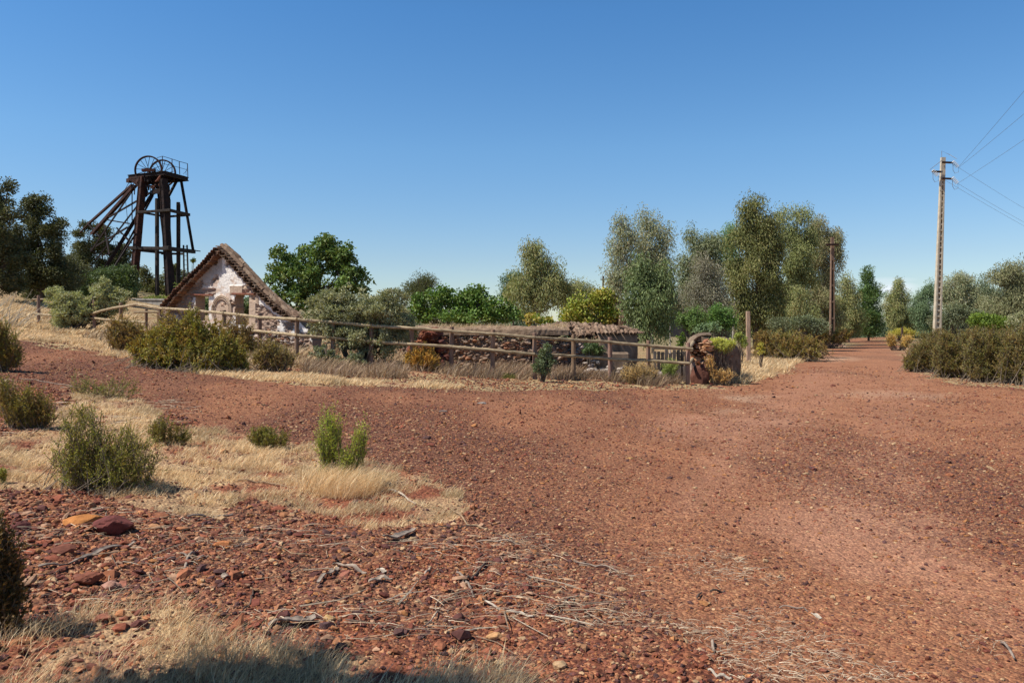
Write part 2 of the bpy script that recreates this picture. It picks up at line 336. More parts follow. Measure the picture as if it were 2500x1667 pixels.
def stones(P, R, flat=.6, jit=.36, tmpl=ICO0, cols=None, seed=0, pal=STC):
    r_ = np.random.default_rng(seed); N = len(P); v, f = tmpl; nv = len(v)
    sc = R[:, None]*np.stack([r_.uniform(.8, 1.35, N), r_.uniform(.6, 1.0, N), flat*r_.uniform(.6, 1.2, N)], 1)
    a = r_.uniform(0, 2*np.pi, N); jt = 1+r_.uniform(-jit, jit, (N, nv))
    L = v[None]*jt[:, :, None]*sc[:, None, :]
    tx = r_.normal(0, .25, N)[:, None]; L[:, :, 2] += L[:, :, 0]*tx
    x = L[:, :, 0]*np.cos(a)[:, None]-L[:, :, 1]*np.sin(a)[:, None]; y = L[:, :, 0]*np.sin(a)[:, None]+L[:, :, 1]*np.cos(a)[:, None]
    Vv = np.stack([x, y, L[:, :, 2]], 2)+P[:, None, :]
    Ff = f[None]+(np.arange(N)*nv)[:, None, None]
    if cols is None: cols = pal[r_.integers(0, len(pal), N)]*r_.uniform(.75, 1.25, (N, 1))
    return Vv.reshape(-1, 3), Ff.reshape(-1, 3), np.repeat(cols, len(f), 0)
def surfZ(x, y, road):
    return H(x, y)+(1-sst(20, 60, y))*((fbm(x*5, y*5, 4, 21)-.5)*(.07-.05*road)+(vnoise(x*16, y*16, 9)-.5)*(.022-.018*road))
def scatter(y0, y1, dens, r_):
    area = 0; wmax = .70*y1+.6; n_ = int(dens*2*wmax*(y1-y0))
    y = r_.uniform(y0, y1, n_); x = r_.uniform(-wmax, wmax, n_); k = abs(x) < .70*y+.6
    return x[k], y[k]
Ps, Rs = [], []
r_ = np.random.default_rng(3)
for y0, y1, dens, rm, sg in ((2.6, 5, 2900, .0054, .55), (5, 8, 1700, .0068, .52), (8, 13, 800, .0090, .48), (13, 20, 230, .0135, .42), (20, 34, 50, .020, .4)):
    x, y = scatter(y0, y1, dens, r_); rd, gg, pp = masks(x, y)
    na = fbm(x*.5, y*.22, 4, 31); st = np.where(rd, .42+.58*sst(.60, .40, na), 1.0)
    gsum = sum(v.astype(float) for v in gg.values()); st = st*np.where(gsum > 0, .25, 1.0)
    for k_, q_ in enumerate(pp): st = st*(1-q_*(.7 if k_ < 4 else .55))
    k = r_.random(len(x)) < st; x, y, rd = x[k], y[k], rd[k]
    R = rm*np.exp(r_.normal(0, sg, len(x)))*np.where(rd, .9, 1.12); R = np.clip(R, .004, .07)
    Ps.append(np.stack([x, y, surfZ(x, y, rd.astype(float))+R*.18], 1)); Rs.append(R)
Pg, Rg = np.concatenate(Ps), np.concatenate(Rs)
Vs, Fs, Cs = stones(Pg, Rg, seed=5)
o = mesh_np('gravel', Vs, Fs, M['pebble'], None, Cs); tag(o, 'loose red brown gravel strewn over the road and bare ground', 'gravel', kind='stuff')

def blades(P, Ln, Wd, lean, ldir, cols, seed=0, spread=.35):
    r_ = np.random.default_rng(seed); N = len(P)
    a = r_.uniform(0, 2*np.pi, N); d = np.stack([np.cos(a)*spread*r_.random(N)+ldir[0]*lean, np.sin(a)*spread*r_.random(N)+ldir[1]*lean, np.ones(N)], 1)
    d /= np.linalg.norm(d, axis=1)[:, None]
    b = r_.uniform(0, 2*np.pi, N); s = np.stack([np.cos(b), np.sin(b)*.4, np.zeros(N)], 1)*Wd[:, None]/2
    bend = np.stack([ldir[0]+r_.normal(0, .6, N), ldir[1]+r_.normal(0, .6, N), -.5*np.ones(N)], 1)*(Ln*.32)[:, None]
    p1 = P+d*(Ln*.5)[:, None]+bend*.25; p2 = P+d*Ln[:, None]+bend
    Vv = np.stack([P-s, P+s, p1-s*.8, p1+s*.8, p2-s*.25, p2+s*.25], 1).reshape(-1, 3)
    i = (np.arange(N)*6)[:, None]; Ff = np.concatenate([i+np.array([[0, 1, 3, 2]]), i+np.array([[2, 3, 5, 4]])], 1).reshape(-1, 4)
    return Vv, Ff, np.repeat(cols, 2, 0)
STRAW = np.array([(.90, .68, .38), (.80, .58, .31), (.95, .77, .48), (.74, .52, .28), (.92, .72, .43), (.58, .40, .21)])
def grass_region(key, name, label, n_, L0, L1, w, pal=STRAW, clump=.5, seed=1, lean=.45, ldir=(1, .1), bounds=None, cs=2.4):
    poly = GR[key]; r_ = np.random.default_rng(seed)
    x0, y0 = poly.min(0); x1, y1 = poly.max(0)
    if bounds: x0, x1, y0, y1 = bounds
    # candidates weighted so that density falls with distance
    m_ = n_*12; y = np.exp(r_.uniform(np.log(max(y0, 1.5)), np.log(y1), m_)); x = r_.uniform(x0, x1, m_)
    _, gg, _ = masks(x, y); k = gg[key]; x, y = x[k], y[k]
    dn = fbm(x*cs, y*cs, 3, 40+seed); k = r_.random(len(x)) < sst(clump-.12, clump+.08, dn); x, y, dn = x[k][:n_], y[k][:n_], dn[k][:n_]
    P = np.stack([x, y, surfZ(x, y, 0)-.005], 1)
    L = r_.uniform(L0, L1, len(x))*(.5+.9*dn); Wd = w*r_.uniform(.7, 1.3, len(x))*np.clip(y/6, .8, 5)
    c = pal[r_.integers(0, len(pal), len(x))]*r_.uniform(.75, 1.25, (len(x), 1)); cv = fbm(x*2.1, y*2.1, 3, 70+seed); c = c*(1-.35*sst(.45, .7, cv))[:, None]
    Vv, Ff, Cc = blades(P, L, Wd, lean, ldir, c, seed, spread=1.0)
    return tag(mesh_np(name, Vv, Ff, M['grass'], None, Cc), label, 'dry grass', kind='stuff')
grass_region('a', 'dry_grass', 'patch of short golden dry grass around the foreground shrubs', 46000, .025, .095, .0040, clump=.495, seed=1, lean=.2, cs=4.2)
grass_region('b', 'dry_grass', 'longer pale dry grass along the bottom left edge of the ground', 22000, .04, .18, .0034, clump=.485, seed=2, lean=.08, bounds=(-3.6, .8, 2.3, 5.2), cs=1.6)
grass_region('c', 'dry_grass', 'golden strip of dry grass along the upper edge of the path', 34000, .04, .15, .005, clump=.42, seed=3, cs=1.8, lean=.25)
grass_region('d', 'dry_grass', 'golden tufts of dry grass between the stone vault and the road', 24000, .12, .36, .006, clump=.36, seed=4, cs=1.6, lean=.25)
BROWNG = np.array([(.42, .29, .17), (.36, .24, .15), (.48, .36, .22), (.30, .20, .13), (.38, .28, .2)])
grass_region('e', 'dry_grass', 'brown wiry dry grass growing at the foot of the wooden fence', 15000, .07, .40, .006, pal=BROWNG, clump=.50, seed=5, lean=.05, cs=2.2)
grass_region('f', 'dry_grass', 'dry straw covered slope between the broken fence and the oaks', 26000, .10, .32, .010, pal=STRAW*.9, clump=.40, seed=6, lean=.15, cs=1.0)
grass_region('g', 'dry_grass', 'sparse straw weeds behind the fence around the gable ruin', 20000, .10, .36, .008, pal=np.concatenate([BROWNG, STRAW*.8]), clump=.44, seed=7, lean=.1, cs=1.4)

# ------------------------------------------------------------------ plants
def leaves(P, D, L, Wd, cols, seed=0):                    # rhombic leaf at P along unit D
    r_ = np.random.default_rng(seed); N = len(P)
    rv = r_.normal(0, 1, (N, 3)); s = np.cross(D, rv); s /= np.linalg.norm(s, axis=1)[:, None]+1e-9
    m_ = P+D*(L*.45)[:, None]; w = s*Wd[:, None]/2
    nn = np.cross(D, s)*(L*.10)[:, None]
    Vv = np.stack([P, m_-w+nn, P+D*L[:, None], m_+w+nn], 1).reshape(-1, 3)
    Ff = (np.arange(N)*4)[:, None]+np.array([[0, 1, 2, 3]])
    return Vv, Ff, cols
def tubes_np(A_, B_, r0, r1, n_=3, C_=None):              # many thin straight or bent twigs
    N = len(A_); D = B_-A_; Ln = np.linalg.norm(D, axis=1)[:, None]+1e-9; D = D/Ln
    ref = np.where(abs(D[:, 2:3]) < .9, np.array([[0, 0, 1.]]), np.array([[1., 0, 0]]))
    u = np.cross(D, ref); u /= np.linalg.norm(u, axis=1)[:, None]; w = np.cross(D, u)
    rings = [(A_, r0)]+([(C_, (r0+r1)/2)] if C_ is not None else [])+[(B_, r1)]
    vs = []
    for q, r in rings:
        for k in range(n_):
            a = 2*np.pi*k/n_; vs.append(q+(u*math.cos(a)+w*math.sin(a))*np.broadcast_to(r, (N,))[:, None])
    Vv = np.stack(vs, 1).reshape(-1, 3); nv = n_*len(rings); fs = []
    for i in range(len(rings)-1):
        for k in range(n_): fs.append((i*n_+k, i*n_+(k+1) % n_, (i+1)*n_+(k+1) % n_, (i+1)*n_+k))
    return Vv, ((np.arange(N)*nv)[:, None, None]+np.array(fs)[None]).reshape(-1, 4)
SP = dict(
 oak=dict(l=.11, w=.07, cover=3.6, droop=-.1, sig=.22, nl=34, pal=[(.062, .068, .026), (.080, .082, .034), (.044, .052, .02), (.105, .10, .048)], tr=.16, bark='bark'),
 euc=dict(l=.19, w=.055, cover=3.0, droop=1.5, sig=.30, nl=26, pal=[(.125, .132, .048), (.095, .108, .040), (.155, .148, .062), (.155, .125, .052), (.070, .088, .034)], tr=.13, bark='pale_bark'),
 euc_grey=dict(l=.17, w=.05, cover=2.3, droop=1.3, sig=.30, nl=22, pal=[(.125, .138, .075), (.098, .112, .058), (.150, .155, .090), (.155, .128, .075)], tr=.10, bark='pale_bark'),
 euc_dark=dict(l=.19, w=.06, cover=3.4, droop=1.5, sig=.34, nl=30, pal=[(.092, .096, .028), (.068, .076, .024), (.115, .112, .036), (.050, .060, .02), (.130, .112, .045)], tr=.15, bark='bark'),
 broad=dict(l=.115, w=.085, cover=3.6, droop=.3, sig=.20, nl=26, pal=[(.050, .080, .018), (.064, .098, .022), (.036, .060, .014), (.090, .100, .026)], tr=.14, bark='bark'),
 vine=dict(l=.10, w=.085, cover=3.8, droop=.2, sig=.17, nl=24, pal=[(.052, .092, .016), (.068, .115, .020), (.040, .072, .013), (.090, .110, .024)], tr=.05, bark='bark'),
 ivy=dict(l=.14, w=.12, cover=3.8, droop=.3, sig=.20, nl=22, pal=[(.12, .155, .020), (.18, .19, .028), (.075, .11, .016), (.22, .165, .04)], tr=.05, bark='bark'),
 olive=dict(l=.052, w=.030, cover=4.6, droop=-.3, sig=.11, nl=34, pal=[(.125, .125, .068), (.10, .102, .052), (.165, .155, .095), (.078, .084, .042)], tr=.05, bark='bark'),
 pine=dict(l=.30, w=.06, cover=3.6, droop=-.5, sig=.34, nl=30, pal=[(.055, .086, .024), (.042, .070, .02), (.072, .10, .03)], tr=.14, bark='bark'),
 heath=dict(l=.050, w=.017, cover=3.0, droop=-1.2, sig=.10, nl=26, pal=[(.100, .088, .028), (.080, .074, .022), (.125, .085, .035), (.125, .10, .034), (.075, .058, .03)], tr=.015, bark='twig'),
 heath_brown=dict(l=.050, w=.016, cover=2.6, droop=-1.2, sig=.11, nl=24, pal=[(.135, .092, .048), (.11, .078, .042), (.155, .115, .065), (.095, .085, .034), (.10, .06, .035)], tr=.015, bark='twig'),
 bush=dict(l=.10, w=.055, cover=3.8, droop=-.2, sig=.16, nl=28, pal=[(.058, .084, .03), (.044, .066, .024), (.078, .10, .038)], tr=.03, bark='bark'),
 lime=dict(l=.09, w=.05, cover=3.8, droop=-.5, sig=.14, nl=26, pal=[(.085, .125, .018), (.11, .145, .022), (.06, .09, .016)], tr=.03, bark='bark'),
 yellow=dict(l=.10, w=.05, cover=3.4, droop=-.4, sig=.14, nl=24, pal=[(.24, .22, .035), (.18, .17, .03), (.28, .23, .05)], tr=.02, bark='twig'),
)
pseed = [100]
def plant(name, label, cat, sp, D, lobes, base=None, group=None, part=('trunk', 'crown'), depth=.8, cover=None, ls=1.0, pal=None, stems=0, trunk_top=.8):
    """lobes: ellipses of the crown as measured (u, v, ru, rv in px of a 2352 px picture) turned into metres at distance D"""
    pseed[0] += 1; r_ = np.random.default_rng(pseed[0]); s = SP[sp]; sc = K*D/F
    us = np.mean([l[0] for l in lobes]); bu = base if base is not None else us
    bx = (bu*K-1250)/F*D; b = np.array((bx, D, Hs(bx, D)))
    t = thing(name, label, cat, b, group)
    pal_ = np.array(pal if pal is not None else s['pal'])*2.15*{'oak': .75, 'olive': 1.35, 'euc': 1.2, 'euc_grey': 1.2, 'euc_dark': 1.12, 'broad': 1.2}.get(sp, 1); lf = s['l']*ls; lw = s['w']*ls
    E = []
    for (u, v, ru, rv) in lobes:
        c = A(u, v, D); c[1] += r_.uniform(-.3, .3)*ru*sc*depth; E.append((c, np.array((ru*sc, ru*sc*depth, rv*sc))))
    area = sum(math.pi*e[1][0]*e[1][2] for e in E)*.85
    N = int((cover or s['cover'])*area/(lf*lw*.5*.6)); N = min(N, 60000); nc = max(6, N//s['nl'])
    wts = np.array([e[1][0]*e[1][2] for e in E]); wts = wts/wts.sum(); ch = r_.choice(len(E), nc, p=wts)
    d = r_.normal(0, 1, (nc, 3)); d /= np.linalg.norm(d, axis=1)[:, None]; nb_ = 30 if stems else 13; ga = np.arctan2(d[:, 2], d[:, 0]); rad = r_.random(nc)**.42*(.62+.5*vnoise(ga*2.2+ch*7.3, d[:, 1]*2+ch*3.1, 55))
    C0 = np.array([e[0] for e in E])[ch]; R0 = np.array([e[1] for e in E])[ch]*(1.0 if stems else 1.07)
    bd = r_.normal(0, 1, (len(E)*nb_, 3)); bd /= np.linalg.norm(bd, axis=1)[:, None]; br = (r_.random(len(bd))**.5)*(.80+.30*r_.random(len(bd))); bs = r_.uniform(.15, .30, len(bd)) if not stems else r_.uniform(.2, .3, len(bd))
    bi = ch*nb_+r_.integers(0, nb_, nc); keep_b = r_.random(nc) < (.95 if not stems else .5)
    Cb = C0+bd[bi]*R0*br[bi][:, None]+d*R0*(bs[bi]*r_.random(nc)**.5)[:, None]*np.array([1, 1, .8])
    Cc = np.where(keep_b[:, None], Cb, C0+d*R0*rad[:, None])
    gz = H(Cc[:, 0], Cc[:, 1])+.03; Cc[:, 2] = np.maximum(Cc[:, 2], gz)
    # leaves around each cluster centre
    nl = s['nl']; idx = np.repeat(np.arange(nc), nl)
    sig = s['sig']*np.clip(D/46, .5, 1.15)*min(1.0, np.mean(R0[:, 0])*1.2+.15)
    off = r_.normal(0, 1, (len(idx), 3)); off /= np.linalg.norm(off, axis=1)[:, None]+1e-9; off *= (r_.random(len(idx))**.5)[:, None]*sig*1.75; off[:, 2] *= .8 if s['droop'] < .5 else 1.35
    P = Cc[idx]+off
    outw = off/(np.linalg.norm(off, axis=1)[:, None]+1e-6)
    Dn = outw*.7+r_.normal(0, .55, P.shape); Dn[:, 2] -= s['droop']; Dn /= np.linalg.norm(Dn, axis=1)[:, None]
    L = lf*r_.uniform(.7, 1.3, len(P)); Wd = lw*r_.uniform(.7, 1.3, len(P))
    cc = pal_[r_.integers(0, len(pal_), nc)][idx]*.55+pal_[r_.integers(0, len(pal_), len(P))]*.45
    cc = cc*r_.uniform(.78, 1.22, (len(P), 1))*r_.uniform(.8, 1.2, (nc, 1))[idx]
    Vv, Ff, c_ = leaves(P, Dn, L, Wd, cc, pseed[0])
    mesh_np(part[1], Vv, Ff, M['leaf'], t, c_)
    # wood: trunk (or several stems), limbs to the lobes, twigs to clusters
    mb = MB(); top = max(e[0][2] for e in E); hgt = max(.6, top-b[2]); bk = M[s['bark']]
    tr = s['tr']*max(.5, min(1.6, hgt/8)) if not stems else s['tr']
    tA, tB, tC, rr0 = [], [], [], []
    if not stems:
        k = 7; cx = E[int(np.argmax([e[0][2] for e in E]))][0]
        pts = []
        for i in range(k+1):
            f = i/k; f2 = f*trunk_top; pts.append((b[0]+(cx[0]-b[0])*f2**1.3+r_.normal(0, .02*hgt*f), b[1]+(cx[1]-b[1])*f2+r_.normal(0, .02*hgt*f), b[2]-.1+hgt*f2))
        mb.tube(pts, [tr*(1-.75*i/k) for i in range(k+1)], 8)
        for e in E:
            zz = min(e[0][2]-.5*e[1][2], b[2]+hgt*trunk_top*.8); f = max(.15, min(.95, (zz-b[2])/(hgt*trunk_top+1e-6)-.1)); q = np.array(pts[int(f*k)])
            m_ = (q+e[0])/2+r_.normal(0, .06*hgt*.3, 3); mb.tube([q, m_, e[0]], [tr*.5, tr*.32, tr*.12], 6)
        src = C0
    else:
        for i in range(stems):
            e = E[r_.integers(0, len(E))]; q = b+np.array((r_.normal(0, .06*sum(x[1][0] for x in E)), r_.normal(0, .06), -.03)); en = e[0]+r_.normal(0, .4, 3)*e[1]
            mb.tube([q, (q+en)/2+r_.normal(0, .05, 3), en], [tr, tr*.7, tr*.3], 5)
        src = b[None]+(C0-b[None])*.35; src[:, 2] = np.maximum(src[:, 2], b[2])
    mb.build(part[0], bk, t, smooth=True)
    ksel = r_.random(nc) < (.5 if nc < 1200 else 600/nc)
    a_, b_ = src[ksel], Cc[ksel]
    if len(a_) > 8:
        mid_ = (a_+b_)/2+r_.normal(0, .05, a_.shape)*np.linalg.norm(b_-a_, axis=1)[:, None]
        tw = max(.004, .16*tr) if not stems else .004*max(1, D/14); V3, F3 = tubes_np(a_, b_, tw, tw*.4, 3, mid_)
        mesh_np('twigs', V3, F3, bk, t)
    return t
def shrub(name, label, cat, lobes, base, nstem, nsub, nleaf, lf, lw, pal, D=None, group=None, sprig=(.10, .24), r0=.004, leafy=.25, up=.6, wpal=None, depth=.8):
    """bushy low plant: stems fan out from the base, side sprigs carry many small leaves"""
    pseed[0] += 1; r_ = np.random.default_rng(pseed[0])
    b = G(*base) if D is None else None
    if b is None: x = (base[0]*K-1250)/F*D; b = np.array((x, D, Hs(x, D)))
    D = b[1]; sc = K*D/F; t = thing(name, label, cat, b, group); pal = np.array(pal)*np.array((2.9, 2.75, 1.8))
    E = [(A(u, v, D), np.array((ru*sc, ru*sc*depth, rv*sc))) for (u, v, ru, rv) in lobes]
    w_ = np.array([e[1][0]*e[1][2] for e in E]); w_ /= w_.sum(); ch = r_.choice(len(E), nstem, p=w_)
    d = r_.normal(0, 1, (nstem, 3)); d /= np.linalg.norm(d, axis=1)[:, None]; rad = r_.random(nstem)**.45
    T = np.array([e[0] for e in E])[ch]+d*np.array([e[1] for e in E])[ch]*rad[:, None]
    T[:, 2] = np.maximum(T[:, 2], H(T[:, 0], T[:, 1])+.04)
    wd = np.array([e[1][0] for e in E]).sum()*.16
    B0 = b[None]+np.stack([r_.normal(0, wd, nstem), r_.normal(0, wd*.8, nstem), np.full(nstem, 0.)], 1); B0[:, 0] += (T[:, 0]-b[0])*.35
    B0[:, 2] = H(B0[:, 0], B0[:, 1])-.02
    Mi = (B0+T)/2+r_.normal(0, .04, T.shape)*np.linalg.norm(T-B0, axis=1)[:, None]; Mi[:, 2] -= .04
    Vs1, Fs1 = tubes_np(B0, T, r0, r0*.5, 3, Mi)
    si = np.repeat(np.arange(nstem), nsub); tt = r_.uniform(leafy, 1, len(si))**.8
    q = np.where((tt < .5)[:, None], B0[si]+(Mi[si]-B0[si])*(tt*2)[:, None], Mi[si]+(T[si]-Mi[si])*(tt*2-1)[:, None])
    sd = T[si]-B0[si]; sd /= np.linalg.norm(sd, axis=1)[:, None]+1e-9
    dd = sd*.6+r_.normal(0, .5, sd.shape); dd[:, 2] += up; dd /= np.linalg.norm(dd, axis=1)[:, None]
    sl_ = r_.uniform(*sprig, len(si)); e_ = q+dd*sl_[:, None]
    Vs2, Fs2 = tubes_np(q, e_, r0*.45, r0*.25, 3)
    mesh_np('stems', np.concatenate([Vs1, Vs2]), np.concatenate([Fs1, Fs2+len(Vs1)]), M['twig'], t)
    li = np.repeat(np.arange(len(si)), nleaf); ft = r_.uniform(.1, 1, len(li)); P = q[li]+dd[li]*(sl_[li]*ft)[:, None]
    Dn = dd[li]*.8+r_.normal(0, .55, P.shape); Dn /= np.linalg.norm(Dn, axis=1)[:, None]
    cc = pal[r_.integers(0, len(pal), nstem)][si][li]*.6+pal[r_.integers(0, len(pal), len(li))]*.4; cc = cc*r_.uniform(.8, 1.2, (len(li), 1))
    Vv, Ff, c_ = leaves(P, Dn, lf*r_.uniform(.6, 1.3, len(P)), lw*r_.uniform(.7, 1.3, len(P)), cc, pseed[0])
    mesh_np('foliage', Vv, Ff, M['leaf'], t, c_)
    return t
GREENY = [(.125, .135, .034), (.100, .110, .028), (.155, .155, .04), (.12, .10, .035)]
OLIVE = [(.105, .10, .032), (.080, .078, .025), (.13, .12, .038), (.12, .078, .03)]
BROWNY = [(.135, .092, .045), (.10, .072, .036), (.16, .115, .06), (.12, .105, .035), (.10, .058, .032)]
LIME = [(.19, .22, .045), (.15, .19, .04), (.22, .24, .06), (.13, .16, .04)]
# ================================================================== foreground shrubs
shrub('cistus_shrub', 'large green shrub in the golden grass, widest of the foreground shrubs', 'shrub', [(190, 1005, 58, 75), (258, 1045, 80, 62), (335, 1030, 36, 34), (170, 1060, 50, 45), (320, 1060, 45, 45), (205, 960, 28, 45), (290, 1000, 40, 35)], (215, 1118), 120, 17, 12, .018, .0062, GREENY+[(.15, .13, .035)], sprig=(.06, .17), up=.6)
shrub('cistus_shrub', 'small olive shrub touching the right side of the large foreground shrub', 'shrub', [(375, 985, 32, 28), (420, 1000, 18, 22)], (385, 1022), 42, 14, 11, .018, .007, OLIVE, sprig=(.05, .12))
shrub('cistus_shrub', 'brown green shrub at the left edge with red rubble below it', 'shrub', [(60, 920, 60, 45), (15, 890, 35, 40), (100, 945, 35, 35), (25, 940, 30, 30)], (70, 985), 85, 18, 12, .022, .008, OLIVE+BROWNY[:2], sprig=(.06, .15))
shrub('cistus_shrub', 'sparse twiggy shrub with thin green shoots behind the large shrub', 'shrub', [(240, 885, 80, 20), (180, 875, 30, 15), (300, 895, 35, 12)], (235, 912), 60, 8, 8, .018, .007, GREENY, sprig=(.06, .16))
shrub('cistus_shrub', 'low round olive shrub alone on the edge of the path', 'shrub', [(615, 1005, 42, 17), (600, 1000, 22, 16), (650, 1010, 20, 12)], (615, 1028), 60, 14, 11, .018, .007, OLIVE+GREENY[:1], sprig=(.04, .11))
shrub('tall_shrub', 'slender light green shrub with two upright plumes in a grass tuft', 'shrub', [(755, 990, 30, 50), (735, 1030, 28, 40), (828, 1010, 22, 45), (840, 990, 14, 30), (760, 950, 16, 22), (800, 1055, 30, 22)], (778, 1112), 70, 15, 11, .020, .0052, LIME+GREENY[:1], sprig=(.05, .15), up=1.1, r0=.003, leafy=.4)
shrub('heath_shrub', 'rusty green shrub cut by the left edge beside the path', 'shrub', [(10, 790, 32, 50), (-10, 760, 30, 40), (22, 815, 22, 30), (-30, 800, 40, 50)], (0, 852), 100, 20, 12, .035, .014, OLIVE+BROWNY[:1], sprig=(.10, .22), r0=.006)
shrub('leafy_sapling', 'tiny green weed at the left edge below the grass', 'weed', [(2, 1090, 8, 16)], (2, 1112), 12, 8, 8, .022, .010, GREENY, sprig=(.03, .07))
shrub('leaf_litter_bush', 'dark bush of dead brown leaves at the lower left edge', 'bush', [(-12, 1270, 32, 70), (-10, 1360, 36, 60), (-35, 1320, 55, 90), (-2, 1420, 28, 30), (20, 1300, 22, 18)], (0, 1450), 170, 20, 8, .026, .012, [(.07, .042, .02), (.13, .08, .036), (.035, .022, .014), (.025, .022, .01)], sprig=(.05, .14))
# straw tuft under the tall shrub
def tuft(u, v, n_, R, L0, L1, w, label, pal=STRAW, seed=0, group=None, lean=.2):
    b = G(u, v); r_ = np.random.default_rng(seed+900); a = r_.uniform(0, 6.283, n_); rr = R*r_.random(n_)**.6
    P = np.stack([b[0]+np.cos(a)*rr, b[1]+np.sin(a)*rr, np.zeros(n_)], 1); P[:, 2] = H(P[:, 0], P[:, 1])-.01
    Vv, Ff, Cc = blades(P, r_.uniform(L0, L1, n_), w*r_.uniform(.7, 1.3, n_), lean, (.8, .1), pal[r_.integers(0, len(pal), n_)]*r_.uniform(.8, 1.2, (n_, 1)), seed, spread=.8)
    return tag(mesh_np('grass_tuft', Vv, Ff, M['grass'], None, Cc), label, 'grass tuft', group)
tuft(778, 1125, 3600, .33, .12, .30, .0040, 'dense straw tuft wrapped round the slender light green shrub', seed=1, lean=.25)
tuft(1163, 868, 260, .22, .08, .22, .012, 'small yellow green tuft on the path edge before the fence', pal=np.array([(.16, .17, .04), (.22, .2, .06)]), seed=2)
# ================================================================== heath between the path and the fence
shrub('heath_bush', 'broad olive and rust heather bush in front of the gable ruin', 'bush', [(400, 780, 60, 45), (470, 790, 60, 45), (350, 800, 45, 32), (440, 750, 35, 38), (520, 810, 45, 35), (420, 820, 60, 25), (490, 820, 60, 25)], (440, 848), 520, 18, 10, .060, .024, OLIVE+GREENY[:1]+[(.15, .10, .03)], sprig=(.10, .26), r0=.008)
shrub('heath_bush', 'brown twiggy heather bush left of the broad olive one', 'bush', [(295, 770, 42, 35), (270, 760, 25, 25), (330, 790, 30, 30)], (300, 812), 200, 13, 8, .055, .020, BROWNY, sprig=(.10, .26), r0=.009)
shrub('heath_bush', 'greyish twiggy heather behind the rail at the foot of the gable', 'bush', [(545, 770, 35, 45), (560, 800, 30, 30), (380, 740, 25, 25)], (545, 835), 160, 12, 8, .055, .020, BROWNY+OLIVE[:1], D=20.6, sprig=(.10, .26), r0=.009)
shrub('heath_bush', 'thin grey brown bush standing on the golden grass strip', 'bush', [(625, 810, 38, 35), (650, 825, 30, 22), (600, 820, 25, 22)], (625, 852), 150, 9, 7, .045, .016, [(.17, .13, .08), (.14, .11, .065), (.13, .12, .05)], sprig=(.10, .24), r0=.009)
shrub('heath_bush', 'small orange brown bush by the red rock heap', 'bush', [(965, 820, 35, 30), (945, 835, 22, 18), (990, 835, 22, 18)], (967, 852), 130, 14, 9, .045, .018, [(.23, .15, .045), (.18, .13, .04), (.20, .11, .035)], sprig=(.08, .2), r0=.006)
plant('holm_oak_sapling', 'small dark green sapling poking through the fence rails', 'sapling', 'bush', 19.7, [(1250, 820, 18, 20), (1240, 845, 25, 20), (1262, 832, 16, 16), (1255, 800, 10, 14)], base=1247, part=('stems', 'foliage'), stems=5, ls=.55, pal=[(.075, .092, .045), (.06, .078, .036), (.10, .115, .06)])
plant('olive_bush', 'grey green bush growing through the fence beside the broken rail', 'bush', 'olive', 27.5, [(165, 700, 48, 42), (225, 690, 45, 40), (265, 690, 28, 38), (150, 735, 38, 28), (210, 720, 50, 28), (240, 660, 18, 26), (130, 680, 24, 24)], base=170, part=('stems', 'foliage'), stems=9, ls=1.5, pal=[(.15, .155, .075), (.115, .12, .055), (.18, .175, .10)])
plant('olive_bush', 'big rounded grey green bush swallowing the middle of the fence', 'bush', 'olive', 20.6, [(820, 710, 85, 50), (765, 740, 60, 48), (890, 730, 65, 50), (900, 690, 38, 30), (850, 780, 90, 42), (745, 700, 38, 28), (780, 690, 40, 32), (930, 760, 32, 32)], base=830, part=('stems', 'foliage'), stems=14, ls=1.15)
plant('olive_bush', 'small grey leaved bush low under the fence at its middle', 'bush', 'olive', 20.1, [(740, 815, 30, 25), (765, 830, 30, 18), (815, 832, 32, 22)], base=770, part=('stems', 'foliage'), stems=6, ls=1.2, pal=[(.11, .115, .07), (.075, .08, .045)])
# pale dry stems at the far left
mb = MB(); rr_ = random.Random(4)
b0 = A(5, 735, 27)
for i in range(60):
    x = rr_.uniform(-1.6, .5); L = rr_.uniform(.7, 1.6); an = rr_.uniform(.1, 1.1); z0 = Hs(b0[0]+x, 27)
    p0 = Vector((b0[0]+x, 27+rr_.uniform(-.5, .5), z0-.05)); p2 = p0+Vector((math.sin(an)*L, 0, math.cos(an)*L)); mb.tube([p0, (p0+p2)/2+Vector((-.06, 0, .08)), p2], [.012, .009, .004], 4)
M['paletwig'] = simple('pale_twig', (.36, .31, .24), (.55, .48, .38), 10)
tag(mb.build('dry_brush', M['paletwig']), 'pale leaning dry stems on the bank at the left edge', 'dry brush')
